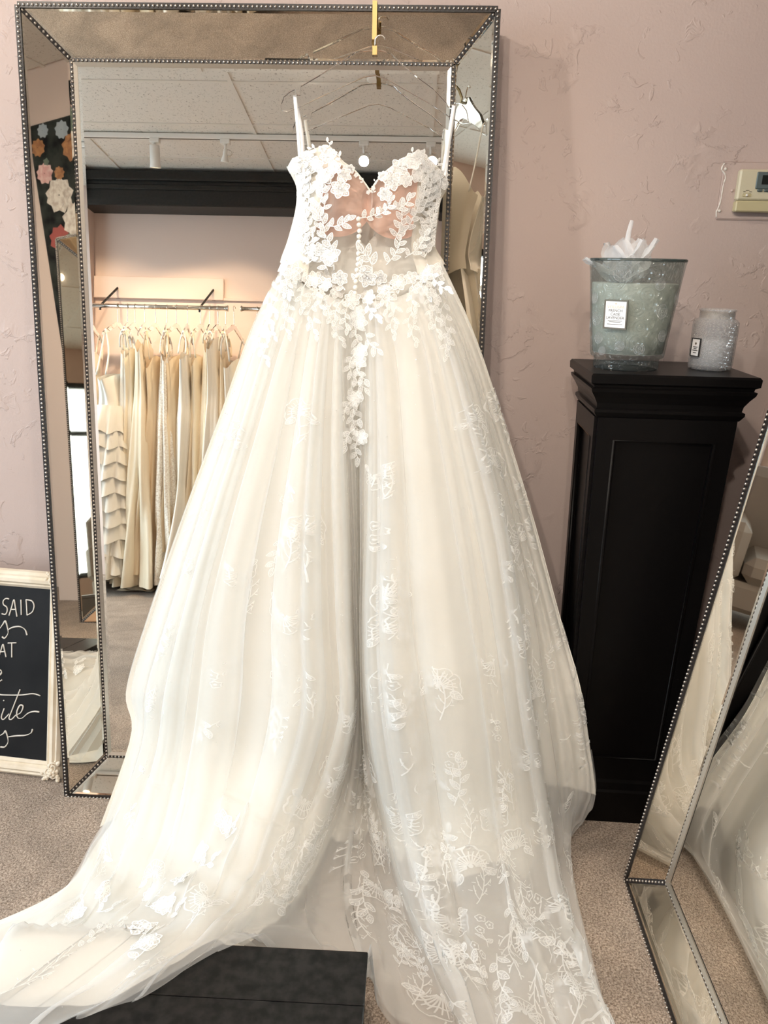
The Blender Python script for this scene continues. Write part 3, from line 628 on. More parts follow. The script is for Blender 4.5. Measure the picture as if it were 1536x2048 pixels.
# ---- bodice
SILL=[(575,334),(592,375),(592,413),(584,457),(573,490),(560,525)]; SILR=[(898,369),(882,400),(877,425),(873,473),(872,495),(890,528)]
TOP=[(575,334),(584,318),(597,312),(614,304),(630,297),(645,291),(657,290),(672,305),(685,322),(700,333),(712,343),(727,362),(740,382),(745,372),(750,364),(762,350),(775,339),(788,329),(800,320),(818,309),(835,304),(850,311),(862,320),(876,334),(890,352),(898,369)]
BOT=[(560,525),(590,543),(620,556),(650,570),(680,585),(710,602),(740,588),(770,573),(800,562),(830,550),(860,540),(890,528)]
nb=61; tt=spline(TOP,nb); bb=spline(BOT,nb); ll=spline(SILL,21); rl_=spline(SILR,21)
YC=.185
def bodY(s,front=True): return YC-(.085 if front else -.055)*math.sqrt(max(0,1-s*s))
BP=np.zeros((nb,21,2))
for i in range(nb):
    a=i/(nb-1)
    for j in range(21):
        b=j/20; ex=(1-a)*ll[j]+a*rl_[j]
        line=(1-b)*tt[i]+b*bb[i]; x=(1-b)*((1-a)*ll[0][0]+a*rl_[0][0])+b*((1-a)*ll[-1][0]+a*rl_[-1][0])
        BP[i,j]=(line[0]+(ex[0]-x),line[1])
def bgrid(front,i0=0,i1=nb,j0=0,j1=21,off=0):
    G=np.zeros((i1-i0,j1-j0,3))
    for i in range(i0,i1):
        s=2*i/(nb-1)-1
        for j in range(j0,j1):
            b=j/20; bust=.02*math.exp(-((abs(s)-.42)/.25)**2)*math.exp(-((b-.3)/.3)**2)
            wr=.003*math.sin(i*.9+j*.35) if front else 0
            G[i-i0,j-j0]=at(BP[i,j,0],BP[i,j,1],bodY(s,front)-(bust if front else -bust)+off+wr)
    return G
FR=bgrid(True); gpart('illusion_back',FR,M['mesh'])
gpart('side_panel',bgrid(True,0,11,0,21,.003),M['satin']); gpart('side_panel',bgrid(True,nb-11,nb,0,21,.003),M['satin'])
gpart('bodice_front',bgrid(False,0,nb,0,21,.012),M['satin'])
# inner satin corset below the cups (upper edge dips under each cup)
G=bgrid(False,2,nb-2,0,21,-.03); n0=G.shape[0]; H2=np.zeros((n0,14,3))
for i in range(n0):
    s=2*(i+2)/(nb-1)-1; start=.50 if abs(s)<.62 else .50-.42*min(1,(abs(s)-.62)/.2)
    col=G[i]
    for j in range(14):
        b=(start+(1-start)*j/13)*20; k=min(int(b),19); H2[i,j]=col[k]*(1-(b-k))+col[k+1]*(b-k)
gpart('corset_lining',H2,M['satin'])
def cup(pcx,pcy,rx,ry,Y,cut):
    n,m=20,30; G=np.zeros((n,m,3))
    for i in range(n):
        r=i/(n-1)
        for j in range(m):
            A=2*math.pi*j/(m-1); x=rx*r*math.cos(A); y=ry*r*math.sin(A)
            px,py=pcx+x,pcy+y; lim=cut(px); 
            py=max(py,lim)
            G[i,j]=at(px,py,Y+.055*math.sqrt(max(0,1-r*r*.98)))
    return G
def topcut(px):
    k=np.interp(px,[p[0] for p in TOP],[p[1] for p in TOP]); return k+2
gpart('cup',cup(676,402,70,72,YC-.03,topcut),M['nude']); gpart('cup',cup(795,405,72,74,YC-.03,topcut),M['nude'])
for sgn,xx in ((0,[(742,384),(728,364),(713,345),(700,334),(686,324),(672,307)]),(1,[(742,384),(752,365),(764,351),(776,340),(789,330),(801,321)])):
    pts=[at(px,py,.11) for px,py in xx]; MB().tube([p-GO for p in spline(pts,24)],.0022,6).build('neckline_binding',M['satin'],gown,True)
# ---- buttons
for px,py in ((717,438),(718,450),(719,462),(718,473),(718,484),(717,495),(717,507),(717,518),(716,529),(714,540),(714,552),(712,563),(711,575),(710,587)):
    p=at(px,py,.092)-GO; MB().ball(p,.0058,12,8,(1,.75,1)).build('covered_button',M['button'],gown,True)
# ---- straps (each a narrow ribbon looped over the hanger notch)
def ribbon(pts,w,name):
    P=spline(pts,24); G=np.zeros((24,2,3))
    for i,p in enumerate(P): G[i,0]=p+np.array([-w,0,0]); G[i,1]=p+np.array([w,0,0])
    o=gpart(name,G,M['strap']); md=o.modifiers.new('thick','SOLIDIFY'); md.thickness=.0012; return o
HY=.207
ribbon([at(600,316,.13),at(596,260,.17),at(591,205,HY-.008),at(590,192,HY),at(592,205,HY+.008),at(604,270,.22),at(606,330,.225)],.0042,'shoulder_strap')
ribbon([at(886,345,.14),at(896,285,.18),at(906,222,HY-.008),at(908,212,HY),at(908,225,HY+.008),at(896,300,.215),at(890,365,.22)],.0042,'shoulder_strap')
# ------------------------------------------------------------------ lace
PR=project(np.concatenate([OUT[:,:45].reshape(-1,3),FR.reshape(-1,3)])); PRW=np.concatenate([OUT[:,:45].reshape(-1,3),FR.reshape(-1,3)])
def frontY(px,py):
    d=(PR[:,0]-px)**2+(PR[:,1]-py)**2; k=np.where(d<140)[0]
    if len(k)==0: k=np.array([np.argmin(d)])
    return PRW[k,1].min()
def leaf2(L,w,n=7):
    """lace leaf: sheer fill (material 1) inside a corded outline with midrib and veins (material 0)"""
    vs=[];fs=[];ms=[]; hw=lambda s:w*math.sin(math.pi*min(1,max(0,s))**.8)**.75
    for i in range(n):
        s=i/(n-1); h=hw(s); vs+=[(-h,s*L,.0004),(0,s*L,.0014*math.sin(math.pi*s)),(h,s*L,.0004)]
    for i in range(n-1):
        a=3*i; fs+=[(a,a+1,a+4,a+3),(a+1,a+2,a+5,a+4)]; ms+=[1,1]
    def cord(pts,t):
        b=len(vs); P=np.array(pts); m=len(P)
        for i in range(m):
            q=P[min(i+1,m-1)]-P[max(i-1,0)]; q/=np.linalg.norm(q)+1e-9; nn=np.array([-q[1],q[0]])*t
            vs.extend([(P[i][0]-nn[0],P[i][1]-nn[1],.0012),(P[i][0]+nn[0],P[i][1]+nn[1],.0012)])
        for i in range(m-1): a=b+2*i; fs.append((a,a+1,a+3,a+2)); ms.append(0)
    t=max(.0008,w*.14); S=np.linspace(0,1,8)
    cord([(hw(s),s*L) for s in S],t); cord([(-hw(s),s*L) for s in S],t); cord([(0,s*L) for s in (0,.35,.8)],t*.7)
    for s in (.3,.5):
        for q in (-1,1): cord([(0,s*L),(q*hw(s+.18)*.75,(s+.18)*L)],t*.5)
    return vs,fs,ms
def motif_leaf_sprig(n=5,L=.09,leaf=.03):
    parts=[]
    st=[(0.006*math.sin(s*3)*1.5,s*L) for s in np.linspace(0,1,8)]
    parts.append(('line',st,.0011))
    for k in range(n):
        s=.12+.85*k/(n-1); p=(0.009*math.sin(s*3),s*L); sd=1 if k%2 else -1; a=sd*(.95-.35*s)
        parts.append(('leaf',p,a if k<n-1 else 0,leaf*random.uniform(.8,1.15),leaf*random.uniform(.2,.27)))
    return parts
def motif_flower(r=.022,pet=6):
    parts=[]
    for ring,(q,rr) in enumerate(((pet,r),(pet-1,r*.6))):
        for k in range(q): A=2*math.pi*k/q+ring*.4+random.uniform(-.12,.12); parts.append(('leaf',(.12*rr*math.sin(A),.12*rr*math.cos(A)),A,rr*random.uniform(.8,1.0),rr*.38))
    parts.append(('dot',(0,0),r*.16)); return parts
def motif_twig(L=.11):
    parts=[]; st=[(.012*math.sin(s*3.2),s*L) for s in np.linspace(0,1,10)]; parts.append(('line',st,.0013))
    for k in range(9):
        s=.15+.85*k/8; p=(.012*math.sin(s*3.2),s*L); sd=1 if k%2 else -1; a=sd*random.uniform(.6,1.0); l=L*random.uniform(.2,.34)*(1.15-.5*s)
        e=[(p[0]+l*q*math.sin(a*(1-.35*q)),p[1]+l*q*math.cos(a*(1-.35*q))) for q in np.linspace(0,1,6)]; parts.append(('line',e,.0012))
        for q,sg in ((.45,1),(.7,-1)):
            b=(p[0]+l*q*math.sin(a),p[1]+l*q*math.cos(a)); parts.append(('line',[b,(b[0]+.28*l*math.sin(a+sg*.8),b[1]+.28*l*math.cos(a+sg*.8))],.0010))
    return parts
def motif_peony(r=.042):
    parts=[]
    for k in range(15):
        a=(k/14-.5)*3.7; l=r*(1-.12*abs(a)/1.8)*random.uniform(.9,1.05)
        parts.append(('line',[(l*q*math.sin(a*(.75+.25*q)),l*q*math.cos(a*(.75+.25*q))) for q in np.linspace(.22,1,6)],.0014))
    for sc in (1.0,.62):
        arc=[]
        for q in np.linspace(-1.9,1.9,34): rr=r*sc*(1+.10*abs(math.sin(q*4.2))); arc.append((rr*math.sin(q),rr*math.cos(q)))
        parts.append(('line',arc,.0013))
    for sd in (-1,1): parts.append(('leaf',(sd*r*.5,-r*.2),sd*2.2,r*.75,r*.18))
    parts.append(('dot',(0,.1*r),r*.12)); return parts
def motif_rosettes():
    parts=[]
    for (x,y) in ((0,0),(.022,.012),(.008,.028)):
        r=.0085*random.uniform(.85,1.15); ring=[(x+r*(1+.14*math.sin(5*q))*math.cos(q),y+r*(1+.14*math.sin(5*q))*math.sin(q)) for q in np.linspace(0,2*math.pi,22)]
        parts.append(('line',ring,.0011)); parts.append(('dot',(x,y),.0027))
    parts.append(('line',[(0,-.008),(.004,-.03),(.0,-.05)],.001)); parts.append(('leaf',(.003,-.03),1.0,.02,.005)); parts.append(('leaf',(.003,-.025),-1.0,.02,.005)); return parts
def tri(parts):
    V=[];F=[];MI=[]
    for p in parts:
        b=len(V)
        if p[0]=='line':
            pts=np.array(p[1],float); w=p[2]; n=len(pts)
            for i in range(n):
                t=pts[min(i+1,n-1)]-pts[max(i-1,0)]; t/=np.linalg.norm(t)+1e-9; nn=np.array([-t[1],t[0]]); ww=w*(1 if i<n-1 else .8)
                V+=[(*(pts[i]-nn*ww),.0002),(*pts[i],.0009),(*(pts[i]+nn*ww),.0002)]
            for i in range(n-1):
                a=b+3*i; F+=[(a,a+1,a+4,a+3),(a+1,a+2,a+5,a+4)]; MI+=[0,0]
        elif p[0]=='leaf':
            vs,fs,ms=leaf2(p[3],p[4]); MI+=ms; ca,sa=math.cos(p[2]),math.sin(p[2])
            V+=[(p[1][0]+x*ca+y*sa,p[1][1]-x*sa+y*ca,h) for x,y,h in vs]; F+=[tuple(b+i for i in f) for f in fs]
        else:
            V.append((*p[1],.0022)); 
            for k in range(8): A=k*math.pi/4; V.append((p[1][0]+p[2]*math.cos(A),p[1][1]+p[2]*math.sin(A),.0006))
            F+=[(b,b+1+k,b+1+(k+1)%8) for k in range(8)]; MI+=[0]*8
    return np.array(V),F,MI
def lace_obj(P,F,MI,name,mat):
    mb=MB(); mb.add(P-GO,F); mb.m=MI; return mb.build(name,[M[mat],M['lace_fill' if mat=='lace' else 'emb_fill']],gown,True)
def place_uv(parts,u,v,ang,sc=1.0,name='lace_motif',mat='lace_flat'):
    Vt,F,MI=tri(parts); ca,sa=math.cos(ang),math.sin(ang)
    x=(Vt[:,0]*ca+Vt[:,1]*sa)*sc; y=(-Vt[:,0]*sa+Vt[:,1]*ca)*sc
    e=.05; c=drape(np.array([u]),np.array([v]),WARP,AMP,2,.004)[0]
    pu=surf(np.array([u+e]),np.array([v]))[0]-surf(np.array([u-e]),np.array([v]))[0]; pv=surf(np.array([u]),np.array([v+e]))[0]-surf(np.array([u]),np.array([v-e]))[0]
    lu=max(np.linalg.norm(pu)/(2*e),.045); lv=max(np.linalg.norm(pv)/(2*e),.06)
    uu=u+x/lu; vv=v-y/lv
    f=lambda a,b:drape(a,b,.06,AMP,2,.0045)
    P=f(uu,vv); du=f(uu+.03,vv)-f(uu-.03,vv); dv=f(uu,vv+.03)-f(uu,vv-.03); n=np.cross(du,dv); n/=np.linalg.norm(n,axis=1)[:,None]+1e-9
    tc=CAM-P; n*=np.sign((n*tc).sum(1))[:,None]
    return lace_obj(P+n*(Vt[:,2]*sc+.0035)[:,None],F,MI,name,mat)
def place_px(parts,px,py,ang,sc=1.0,lift=.004,name='lace_applique',mat='lace'):
    Vt,F,MI=tri(parts); ca,sa=math.cos(ang),math.sin(ang); S=840.0
    x=(Vt[:,0]*ca+Vt[:,1]*sa)*sc*S; y=(-Vt[:,0]*sa+Vt[:,1]*ca)*sc*S
    Y0=frontY(px,py); pts=[]
    step=8; 
    Ys=np.array([frontY(px+dx,py+dy) for dx,dy in ((-14,0),(14,0),(0,-14),(0,14))]); gx=(Ys[1]-Ys[0])/28; gyy=(Ys[3]-Ys[2])/28
    gx=max(-.0035,min(.0035,gx)); gyy=max(-.0008,min(.0008,gyy))
    lo=np.interp(py-y,[334,375,413,457,490,520,650,830],[570,590,590,582,571,562,502,438])+3; hi=np.interp(py-y,[369,400,425,473,495,528,540,670,850],[900,884,879,874,873,884,888,952,1012])-3; x=np.clip(x,lo-px,hi-px)
    for a,b,h in zip(x,y,Vt[:,2]): pts.append(at(px+a,py-b,Y0+gx*a-gyy*b-lift-h*sc))
    return lace_obj(np.array(pts),F,MI,name,mat)
random.seed(21)
# bodice flowers and leaf sprigs
for px,py,r in ((680,377,.024),(650,352,.022),(628,330,.022),(655,312,.02),(605,335,.018),(688,350,.018),(668,335,.018),(640,372,.016),(785,362,.024),(770,388,.018),(800,335,.022),(826,322,.022),(850,335,.02),(872,352,.018),(835,352,.018),(812,360,.018),(660,510,.024),(640,500,.018),(735,556,.022),(760,555,.018),(680,556,.02),(885,366,.016),(590,335,.016),(612,312,.014),(840,312,.016),(700,338,.012),(765,352,.012)):
    place_px(motif_flower(r,6),px,py,random.uniform(0,6),1.0)
for px,py,a,n,L,lf in ((634,420,.1,5,.075,.028),(628,445,.4,4,.06,.024),(650,480,-.35,6,.075,.03),(668,540,-.3,6,.09,.03),(606,440,.1,6,.085,.024),(655,452,1.2,4,.05,.028),(720,436,1.1,5,.06,.022),(752,432,.7,4,.05,.022),(790,480,.15,6,.08,.03),(772,530,.45,6,.075,.028),(745,545,-.5,3,.05,.036),(800,470,.5,6,.09,.026),(822,440,.35,6,.09,.024),(845,420,.2,6,.09,.024),(855,470,.1,6,.08,.024),(835,500,.5,6,.08,.024),(810,515,.7,5,.07,.024),(862,380,-.3,5,.06,.024),(785,420,.9,4,.05,.024),(615,480,-.2,5,.06,.022),(600,470,0,6,.08,.022),(596,420,0,6,.08,.022),(602,380,0,5,.06,.022),(866,440,0,6,.08,.022),(690,580,-1.0,5,.06,.024),(705,560,.4,4,.04,.02),(655,540,-.8,5,.06,.024)):
    place_px(motif_leaf_sprig(n+2,L*1.05,lf*.84),px,py,a)
for k in range(34):
    side=k%2; px=random.uniform(596,616) if side==0 else random.uniform(846,864); py=random.uniform(360,530); place_px(motif_leaf_sprig(4,.034,.018),px,py,random.uniform(-.6,.6))
# waist band and the tails that fall from it
wb=spline([(562,530),(584,541),(620,556),(660,574),(712,600),(770,575),(820,556),(866,541),(880,540)],30)
for k,(px,py) in enumerate(wb):
    if k%2==0: place_px(motif_flower(random.uniform(.016,.022),6),px,py,random.uniform(0,6))
    if k%3: place_px(motif_leaf_sprig(6,random.uniform(.045,.07),.018),px+random.uniform(-6,6),py+4,math.pi+random.uniform(-.9,.9))
for px,py,n in ((548,560,3),(590,560,4),(632,585,3),(668,600,3),(790,585,3),(825,575,4),(860,560,4),(886,580,5),(546,590,4),(538,612,4)):
    y=py
    for q in range(n):
        place_px(motif_leaf_sprig(4,.05,.020),px+random.uniform(-6,6)+(q*5 if px>850 else (-q*4 if px<600 else 0)),y,math.pi+random.uniform(-.5,.5),.9,mat='lace_flat'); y+=24
y=608
while y<880:
    x=716+6*math.sin(y*.03)
    if int(y/26)%3==0: place_px(motif_flower(.019,6),x,y,random.uniform(0,6),mat='lace_flat')
    place_px(motif_leaf_sprig(5,.05,.022),x+random.uniform(-10,10),y,math.pi+random.uniform(-.7,.7),mat='lace_flat'); y+=19
# scalloped lace along the top edge
for k in range(0,nb,2):
    px,py=tt[k]
    if 668<px<805 and py>325: sc=.4
    else: sc=.7
    place_px(motif_leaf_sprig(3,.022,.016) if k%4 else motif_flower(.014,5),px,py+7,random.uniform(-1.4,1.4),sc)
# embroidery on the skirt and train
fns=[motif_twig,motif_peony,motif_rosettes,lambda:motif_leaf_sprig(7,.10,.026)]
def chain(u,v0,v1,step,jit=.12,order=(1,0,2,3,0)):
    v=v0;k=0
    while v<v1:
        place_uv(fns[order[k%len(order)]](),u+random.uniform(-jit,jit),v,random.uniform(-.5,.5)+(math.pi if random.random()<.4 else 0),random.uniform(.8,1.15)); v+=step*random.uniform(.85,1.15); k+=1
chain(9.15,2.3,8.6,.36); chain(3.55,1.8,5.6,.42); chain(5.3,4.9,7.6,.33); chain(12.4,1.9,8.8,.42); chain(1.2,2.2,6.6,.55); chain(14.6,1.8,6.4,.5); chain(11.2,4.4,8.8,.38); chain(10.2,4.6,8.8,.40); chain(2.6,3.5,5.5,.6); chain(7.4,5.6,8.7,.33); chain(6.9,5.9,7.6,.40); chain(4.6,6.0,8.4,.5); chain(2.2,7.4,8.8,.35); chain(1.0,7.2,8.7,.4); chain(3.3,7.6,8.8,.4); chain(8.0,6.4,8.8,.42); chain(13.4,3.2,8.2,.7); chain(9.7,5.6,8.9,.34); chain(10.8,6.0,8.9,.34); chain(11.8,5.4,8.9,.36); chain(7.9,5.5,8.8,.36); chain(5.0,5.6,7.8,.4); chain(9.4,3.6,5.6,.45); chain(4.1,3.0,5.2,.5); chain(12.9,2.4,5.2,.5)
for px,py in ((402,1610),(370,1720),(350,1790),(340,1850),(165,1890),(120,1870),(290,1890)):
    pass
# raised white blossoms on the left fold of the train
for u,v in ((3.0,6.6),(2.75,7.0),(2.6,7.35),(2.55,7.7),(2.5,8.0),(2.2,7.6),(1.4,7.75),(1.1,8.0),(2.9,8.2)):
    place_uv(motif_flower(.026,7),u,v,random.uniform(0,6),1.0,'lace_blossom','lace'); place_uv(motif_leaf_sprig(4,.05,.024),u+.1,v+.15,random.uniform(-1,1),1,'lace_blossom','lace')
# sequins: too small to tell apart
sq=MB(); r=np.random.default_rng(4)
us=r.uniform(.3,14.7,520); vs=r.uniform(1,8.8,520); PP=drape(us,vs,.06,AMP,2,.0085)
for p in PP: sq.ball(p-GO,.0011,6,4)
sq.build('sequins',M['sequin'],gown,False,kind='stuff')

# ------------------------------------------------------------------ hanger and hook that carry the gown
hg=thing('acrylic_hanger','clear acrylic hanger holding the gown straps on the brass hook','hanger',tuple(at(750,100,HY)))
HO=at(750,100,HY)
upper=[(563,222),(563,208),(568,193),(578,184),(590,178),(592,190),(600,190),(602,172),(640,150),(690,118),(712,104),(735,101),(750,100),(765,101),(782,107),(800,125),(830,150),(868,178),(893,205),(897,215),(904,217),(909,205),(924,208),(934,222),(938,246)]
lower=[(925,248),(900,236),(860,208),(810,180),(775,160),(750,152),(728,155),(690,172),(640,195),(600,214),(575,224)]
poly=[at(px,py,HY)-HO for px,py in upper+lower]
ho=MB().prism(poly,(0,-.004,0),(0,.004,0)).build('hanger_body',M['acrylic'],hg)
bv=ho.modifiers.new('soft','BEVEL'); bv.width=.0015; bv.segments=2; bv.limit_method='ANGLE'
hk=[at(750,112,HY)-HO,at(750,100,HY)-HO,at(751,92,HY)-HO]
p0=at(750,100,HY)-HO; q=[p0+np.array([0,0,-.012]),p0,p0+np.array([0,0,.012])]+[p0+np.array([.012-.012*math.cos(A),0,.012+.012*math.sin(A)*1.0+.006]) for A in np.linspace(.2,2.9,9)]
MB().tube(q,.0017,8).build('wire_hook',M['chrome'],hg,True)
bh_=thing('brass_hook','flat brass over-the-top hook clipped on the mirror edge','hook',tuple(at(750,14,.248)))
B0=at(750,14,.248)
def strip(pts,w,th): 
    mb=MB(); P=[np.array(p) for p in pts]
    for a,b in zip(P[:-1],P[1:]):
        t=(b-a)/np.linalg.norm(b-a); n=np.cross(t,np.array([1.,0,0])); n/=np.linalg.norm(n); sx=np.array([w,0,0])
        mb.prism([a-sx-n*th,a+sx-n*th,a+sx+n*th,a-sx+n*th],-t*th*.8,(b-a)+t*th*.8)
    return mb
top=at(750,8,.25)-B0; low=at(750,112,.214)-B0
strip([top+np.array([0,.17,-.06]),top+np.array([0,.17,.004]),top+np.array([0,-.006,.004]),top+np.array([0,-.006,-.075]),top+np.array([0,-.022,-.085]),low+np.array([0,.004,.012]),low+np.array([0,.004,0]),low+np.array([0,-.016,0]),low+np.array([0,-.016,.016])],.0055,.0014).build('hook_strip',M['gold'],bh_)
# ------------------------------------------------------------------ clothes rail on the far wall (seen in the mirror)
RY,RZ=-3.16,2.04
def rail(x0,x1,label,strut):
    t=thing('clothes_rail',label,'clothes rail',((x0+x1)/2,RY,RZ),(0,0,0),'wall rails for gowns'); h=(x1-x0)/2
    MB().tube([(-h,0,0),(h,0,0)],.0155,14).build('rod',M['chrome'],t,True)
    for s in (-1,1): MB().tube([(s*h,0,0),(s*(h+.007),0,0)],.022,14).build('end_cap',M['chrome'],t,True)
    for xs_ in [q-(x0+x1)/2 for q in strut]:
        MB().tube([(xs_-.005,0,-.03),(xs_-.005,0,0),(xs_+.035,-.225,.18)],.008,8).build('wall_strut',M['black_beam'],t); MB().bbox(xs_+.018,xs_+.052,-.238,-.218,.10,.20,b=.003).build('wall_plate',M['black_beam'],t)
    return t
rail(-1.94,-.935,'brushed steel wall rail holding the row of gowns seen in the mirror',(-1.13,-1.85))
rail(-.83,.35,'second steel wall rail starting just right of the first one',(-.3,))
def hanger_proto():
    t=thing('gown_hanger','x','hanger',(0,0,0))
    q=[(0,0,-.12),(0,0,-.09),(0,.004,-.06)]+[(0,.018*math.cos(A)-.0,-.018+.036*0+.0195*math.sin(A)+.017) for A in np.linspace(-1.2,math.pi*.95,10)]
    MB().tube(spline(q,26),.0022,7).build('wire_hook',M['chrome'],t,True)
    poly=[(0,-.19,-.235),(0,-.185,-.215),(0,-.10,-.16),(0,-.03,-.118),(0,.03,-.118),(0,.10,-.16),(0,.185,-.215),(0,.19,-.235),(0,.10,-.19),(0,0,-.145),(0,-.10,-.19)]
    MB().prism(poly,(-.004,0,0),(.004,0,0)).build('hanger_arms',M['acrylic'],t)
    return t
hp=hanger_proto(); first=[True]
def mk_hanger(x,rot,label):
    o=hp if first[0] else copy_tree(hp); first[0]=False
    o.location=(x,RY,RZ+.0); o.rotation_euler=(0,0,rot); o['label']=label; o['group']='hangers on the gown rail'
    return o
def gmat(name,c,rough=.45): return pbr(name,c,rough,bump=(14,.15,.01),sheen=.1)
GM={'ivory':gmat('gown_ivory',(.80,.70,.54)),'champ':gmat('gown_champagne',(.74,.60,.42)),'white':gmat('gown_white',(.82,.78,.70)),'lacey':pbr('gown_beaded',(.66,.57,.47),.35,mix=((.88,.84,.76),90),bump=(120,.5,.003)),'tulle':sheer('gown_tulle',(.86,.80,.70),.72,.25)}
def gown_body(t,mat,ztop,zmid,zbot,rx,ry,folds,seed,flare=1.0,pinch=None,name='dress_body'):
    n=64; zs=list(np.linspace(ztop,zmid,10))+list(np.linspace(zmid,zbot,26))[1:]; G=np.zeros((n+1,len(zs),3)); r=random.Random(seed); ph=r.random()*9; sk=r.uniform(-.09,.09); tw=r.uniform(-.8,.8)
    for j,z in enumerate(zs):
        if z>zmid: k=(ztop-z)/(ztop-zmid); wx=rx*(.46+.41*k); wy=ry*(.80-.18*math.sin(k*math.pi*.6)); amp=.06
        else:
            k=(zmid-z)/(zmid-zbot); f=k
            if pinch: f=max(0,(k-pinch)/(1-pinch))**1.3
            wx=rx*(.87+1.0*f*flare); wy=ry*(.66+.42*f*flare); amp=.07+.24*k
        for i in range(n+1):
            A=2*math.pi*i/n; q=1+amp*math.sin(folds*A+ph+tw*z*1.5+.5*math.sin(z*5+seed))+.4*amp*math.sin((folds*2+1)*A+z*3)
            G[i,j]=(wx*q*math.cos(A)+sk*max(0,zmid-z)*.5,wy*q*math.sin(A),z)
    # sweetheart top edge
    for i in range(n+1):
        A=2*math.pi*i/n
        for j in range(8): G[i,j,2]-=.085*(1-j/8)*(abs(math.sin(A))**3)-.012*math.sin(3*A+seed)*(1-j/8)
    return gridobj(name,G,mat,t)
def rail_gown(x,rot,label,mat,ztop,zmid,zbot,rx,ry=.19,folds=7,seed=1,flare=1,pinch=None,tiers=0,straps=True,train=False):
    t=thing('gown_on_rail',label,'dress',(x,RY,0),(0,0,rot),'gowns on the wall rails')
    gown_body(t,GM[mat],ztop,zmid,zbot,rx,ry,folds,seed,flare,pinch,'dress_body')
    if straps:
        for s in (-1,1):
            for q in (-1,1):
                P=spline([(q*rx*.35,s*ry*.72,ztop-.03),(q*rx*.28,s*.155,(ztop+RZ-.20)/2),(0,s*.15,RZ-.186)],8); MB().tube(P,.006,6).build('strap',GM[mat],t,True)
    if tiers:
        r=random.Random(seed+5); z=zmid+.02; dz=(zmid-zbot-.10)/tiers
        for k in range(tiers):
            kk=k/tiers; wx=rx*(1.0+.95*kk); wy=ry*(.75+.42*kk); n=80; m=7; G=np.zeros((n+1,m,3)); ph=r.random()*9
            for j in range(m):
                q=j/(m-1); zz=z-q*dz*1.75
                for i in range(n+1):
                    A=2*math.pi*i/n; w=1+.02+.30*q+.08*q*math.sin(13*A+ph)+.05*q*math.sin(29*A+2*ph); G[i,j]=(wx*w*math.cos(A),wy*w*math.sin(A),zz+.014*q*math.sin(9*A+ph))
            gridobj('ruffle_tier',G,GM['white'],t); z-=dz
        G=np.zeros((121,8,3))
        for j in range(8):
            for i in range(121):
                A=2*math.pi*i/120; q=j/7; w=1+.15*q+.10*math.sin(21*A)*(.4+q)+.05*math.sin(47*A); G[i,j]=(rx*2.05*w*math.cos(A),ry*1.2*w*math.sin(A),zbot+.26-q*.25)
        gridobj('hem_flounce',G,GM['tulle'],t)
    if train:
        G=np.zeros((40,14,3))
        for i in range(40):
            for j in range(14):
                a=i/39; b=j/13; G[i,j]=((a-.5)*.26,.10+.22*b,.02+.05*abs(math.sin(9*a+6*b+seed))*(1-.3*b)+.03*(1-b))
        gridobj('train',G,GM[mat],t)
    mk_hanger(x,rot,'clear hanger of the '+label.split(',')[0])
    return t
rail_gown(-1.93,.05,'ivory gown at the extreme left end of the mirrored rail, half cut off','ivory',1.70,1.25,.05,.075,seed=2)
rail_gown(-1.725,.2,'tiered ruffled tulle gown, widest on the mirrored rail','white',1.56,1.30,.12,.105,.28,6,3,tiers=10)
rail_gown(-1.655,-.15,'cowl neck ivory satin gown, just right of the tiered one','white',1.76,1.25,.16,.062,seed=4,folds=6)
rail_gown(-1.60,.1,'off shoulder ivory gown, fourth from the left on the rail','ivory',1.74,1.28,.05,.062,seed=5,folds=8)
rail_gown(-1.53,-.1,'plain strapless satin gown with folded top edge, left of the beaded gown','ivory',1.79,1.30,.06,.075,.25,6,6,1.2,straps=False)
rail_gown(-1.45,.1,'narrow champagne gown, tucked behind the beaded gown','champ',1.68,1.25,.14,.055,seed=7)
rail_gown(-1.37,-.2,'beaded silvery lace gown with pointed bust on the mirrored rail','lacey',1.72,1.22,.08,.070,.235,9,8,.9)
rail_gown(-1.30,.15,'slim gown with frayed trim, right of the beaded gown','champ',1.70,1.24,.30,.050,seed=9,flare=.5)
rail_gown(-1.22,-.1,'smooth satin mermaid gown flaring at the knee, middle of the rail','white',1.72,1.25,.16,.070,.27,5,10,1.5,pinch=.4)
rail_gown(-1.125,.1,'thin strapped ivory sheath gown, right of the mermaid gown','ivory',1.70,1.2,.22,.052,seed=11,flare=.6)
rail_gown(-1.06,-.1,'high neck ivory gown, fourth from the right end of the rail','ivory',1.80,1.3,.07,.064,seed=12,folds=6)
rail_gown(-1.00,.12,'square shouldered ivory gown, third from the right end of the rail','white',1.82,1.3,.06,.070,.24,6,13)
rail_gown(-.945,-.1,'champagne gown with looped straps, near the right end of the rail','champ',1.75,1.22,.05,.065,seed=14)
rail_gown(-.885,.2,'puffy tulle gown at the right end, half behind the hanging gown','white',1.68,1.2,.12,.085,.18,7,15,tiers=8)
rail_gown(-.72,0,'ivory gown hanging first on the second rail','ivory',1.72,1.25,.12,.07,seed=16)
# things fallen under the rail
G=np.zeros((40,24,3))
for i in range(40):
    for j in range(24):
        a=i/39;b=j/23; G[i,j]=(-1.66+.26*a,-2.98-.20*b+.02*math.sin(8*a),.012+.05*abs(math.sin(7*a+5*b))*math.sin(math.pi*b)*math.sin(math.pi*a)+.004)
o=gridobj('satin_train',G,GM['champ']); o['label']='crumpled champagne satin train lying on the carpet under the rail'; o['category']='fabric'

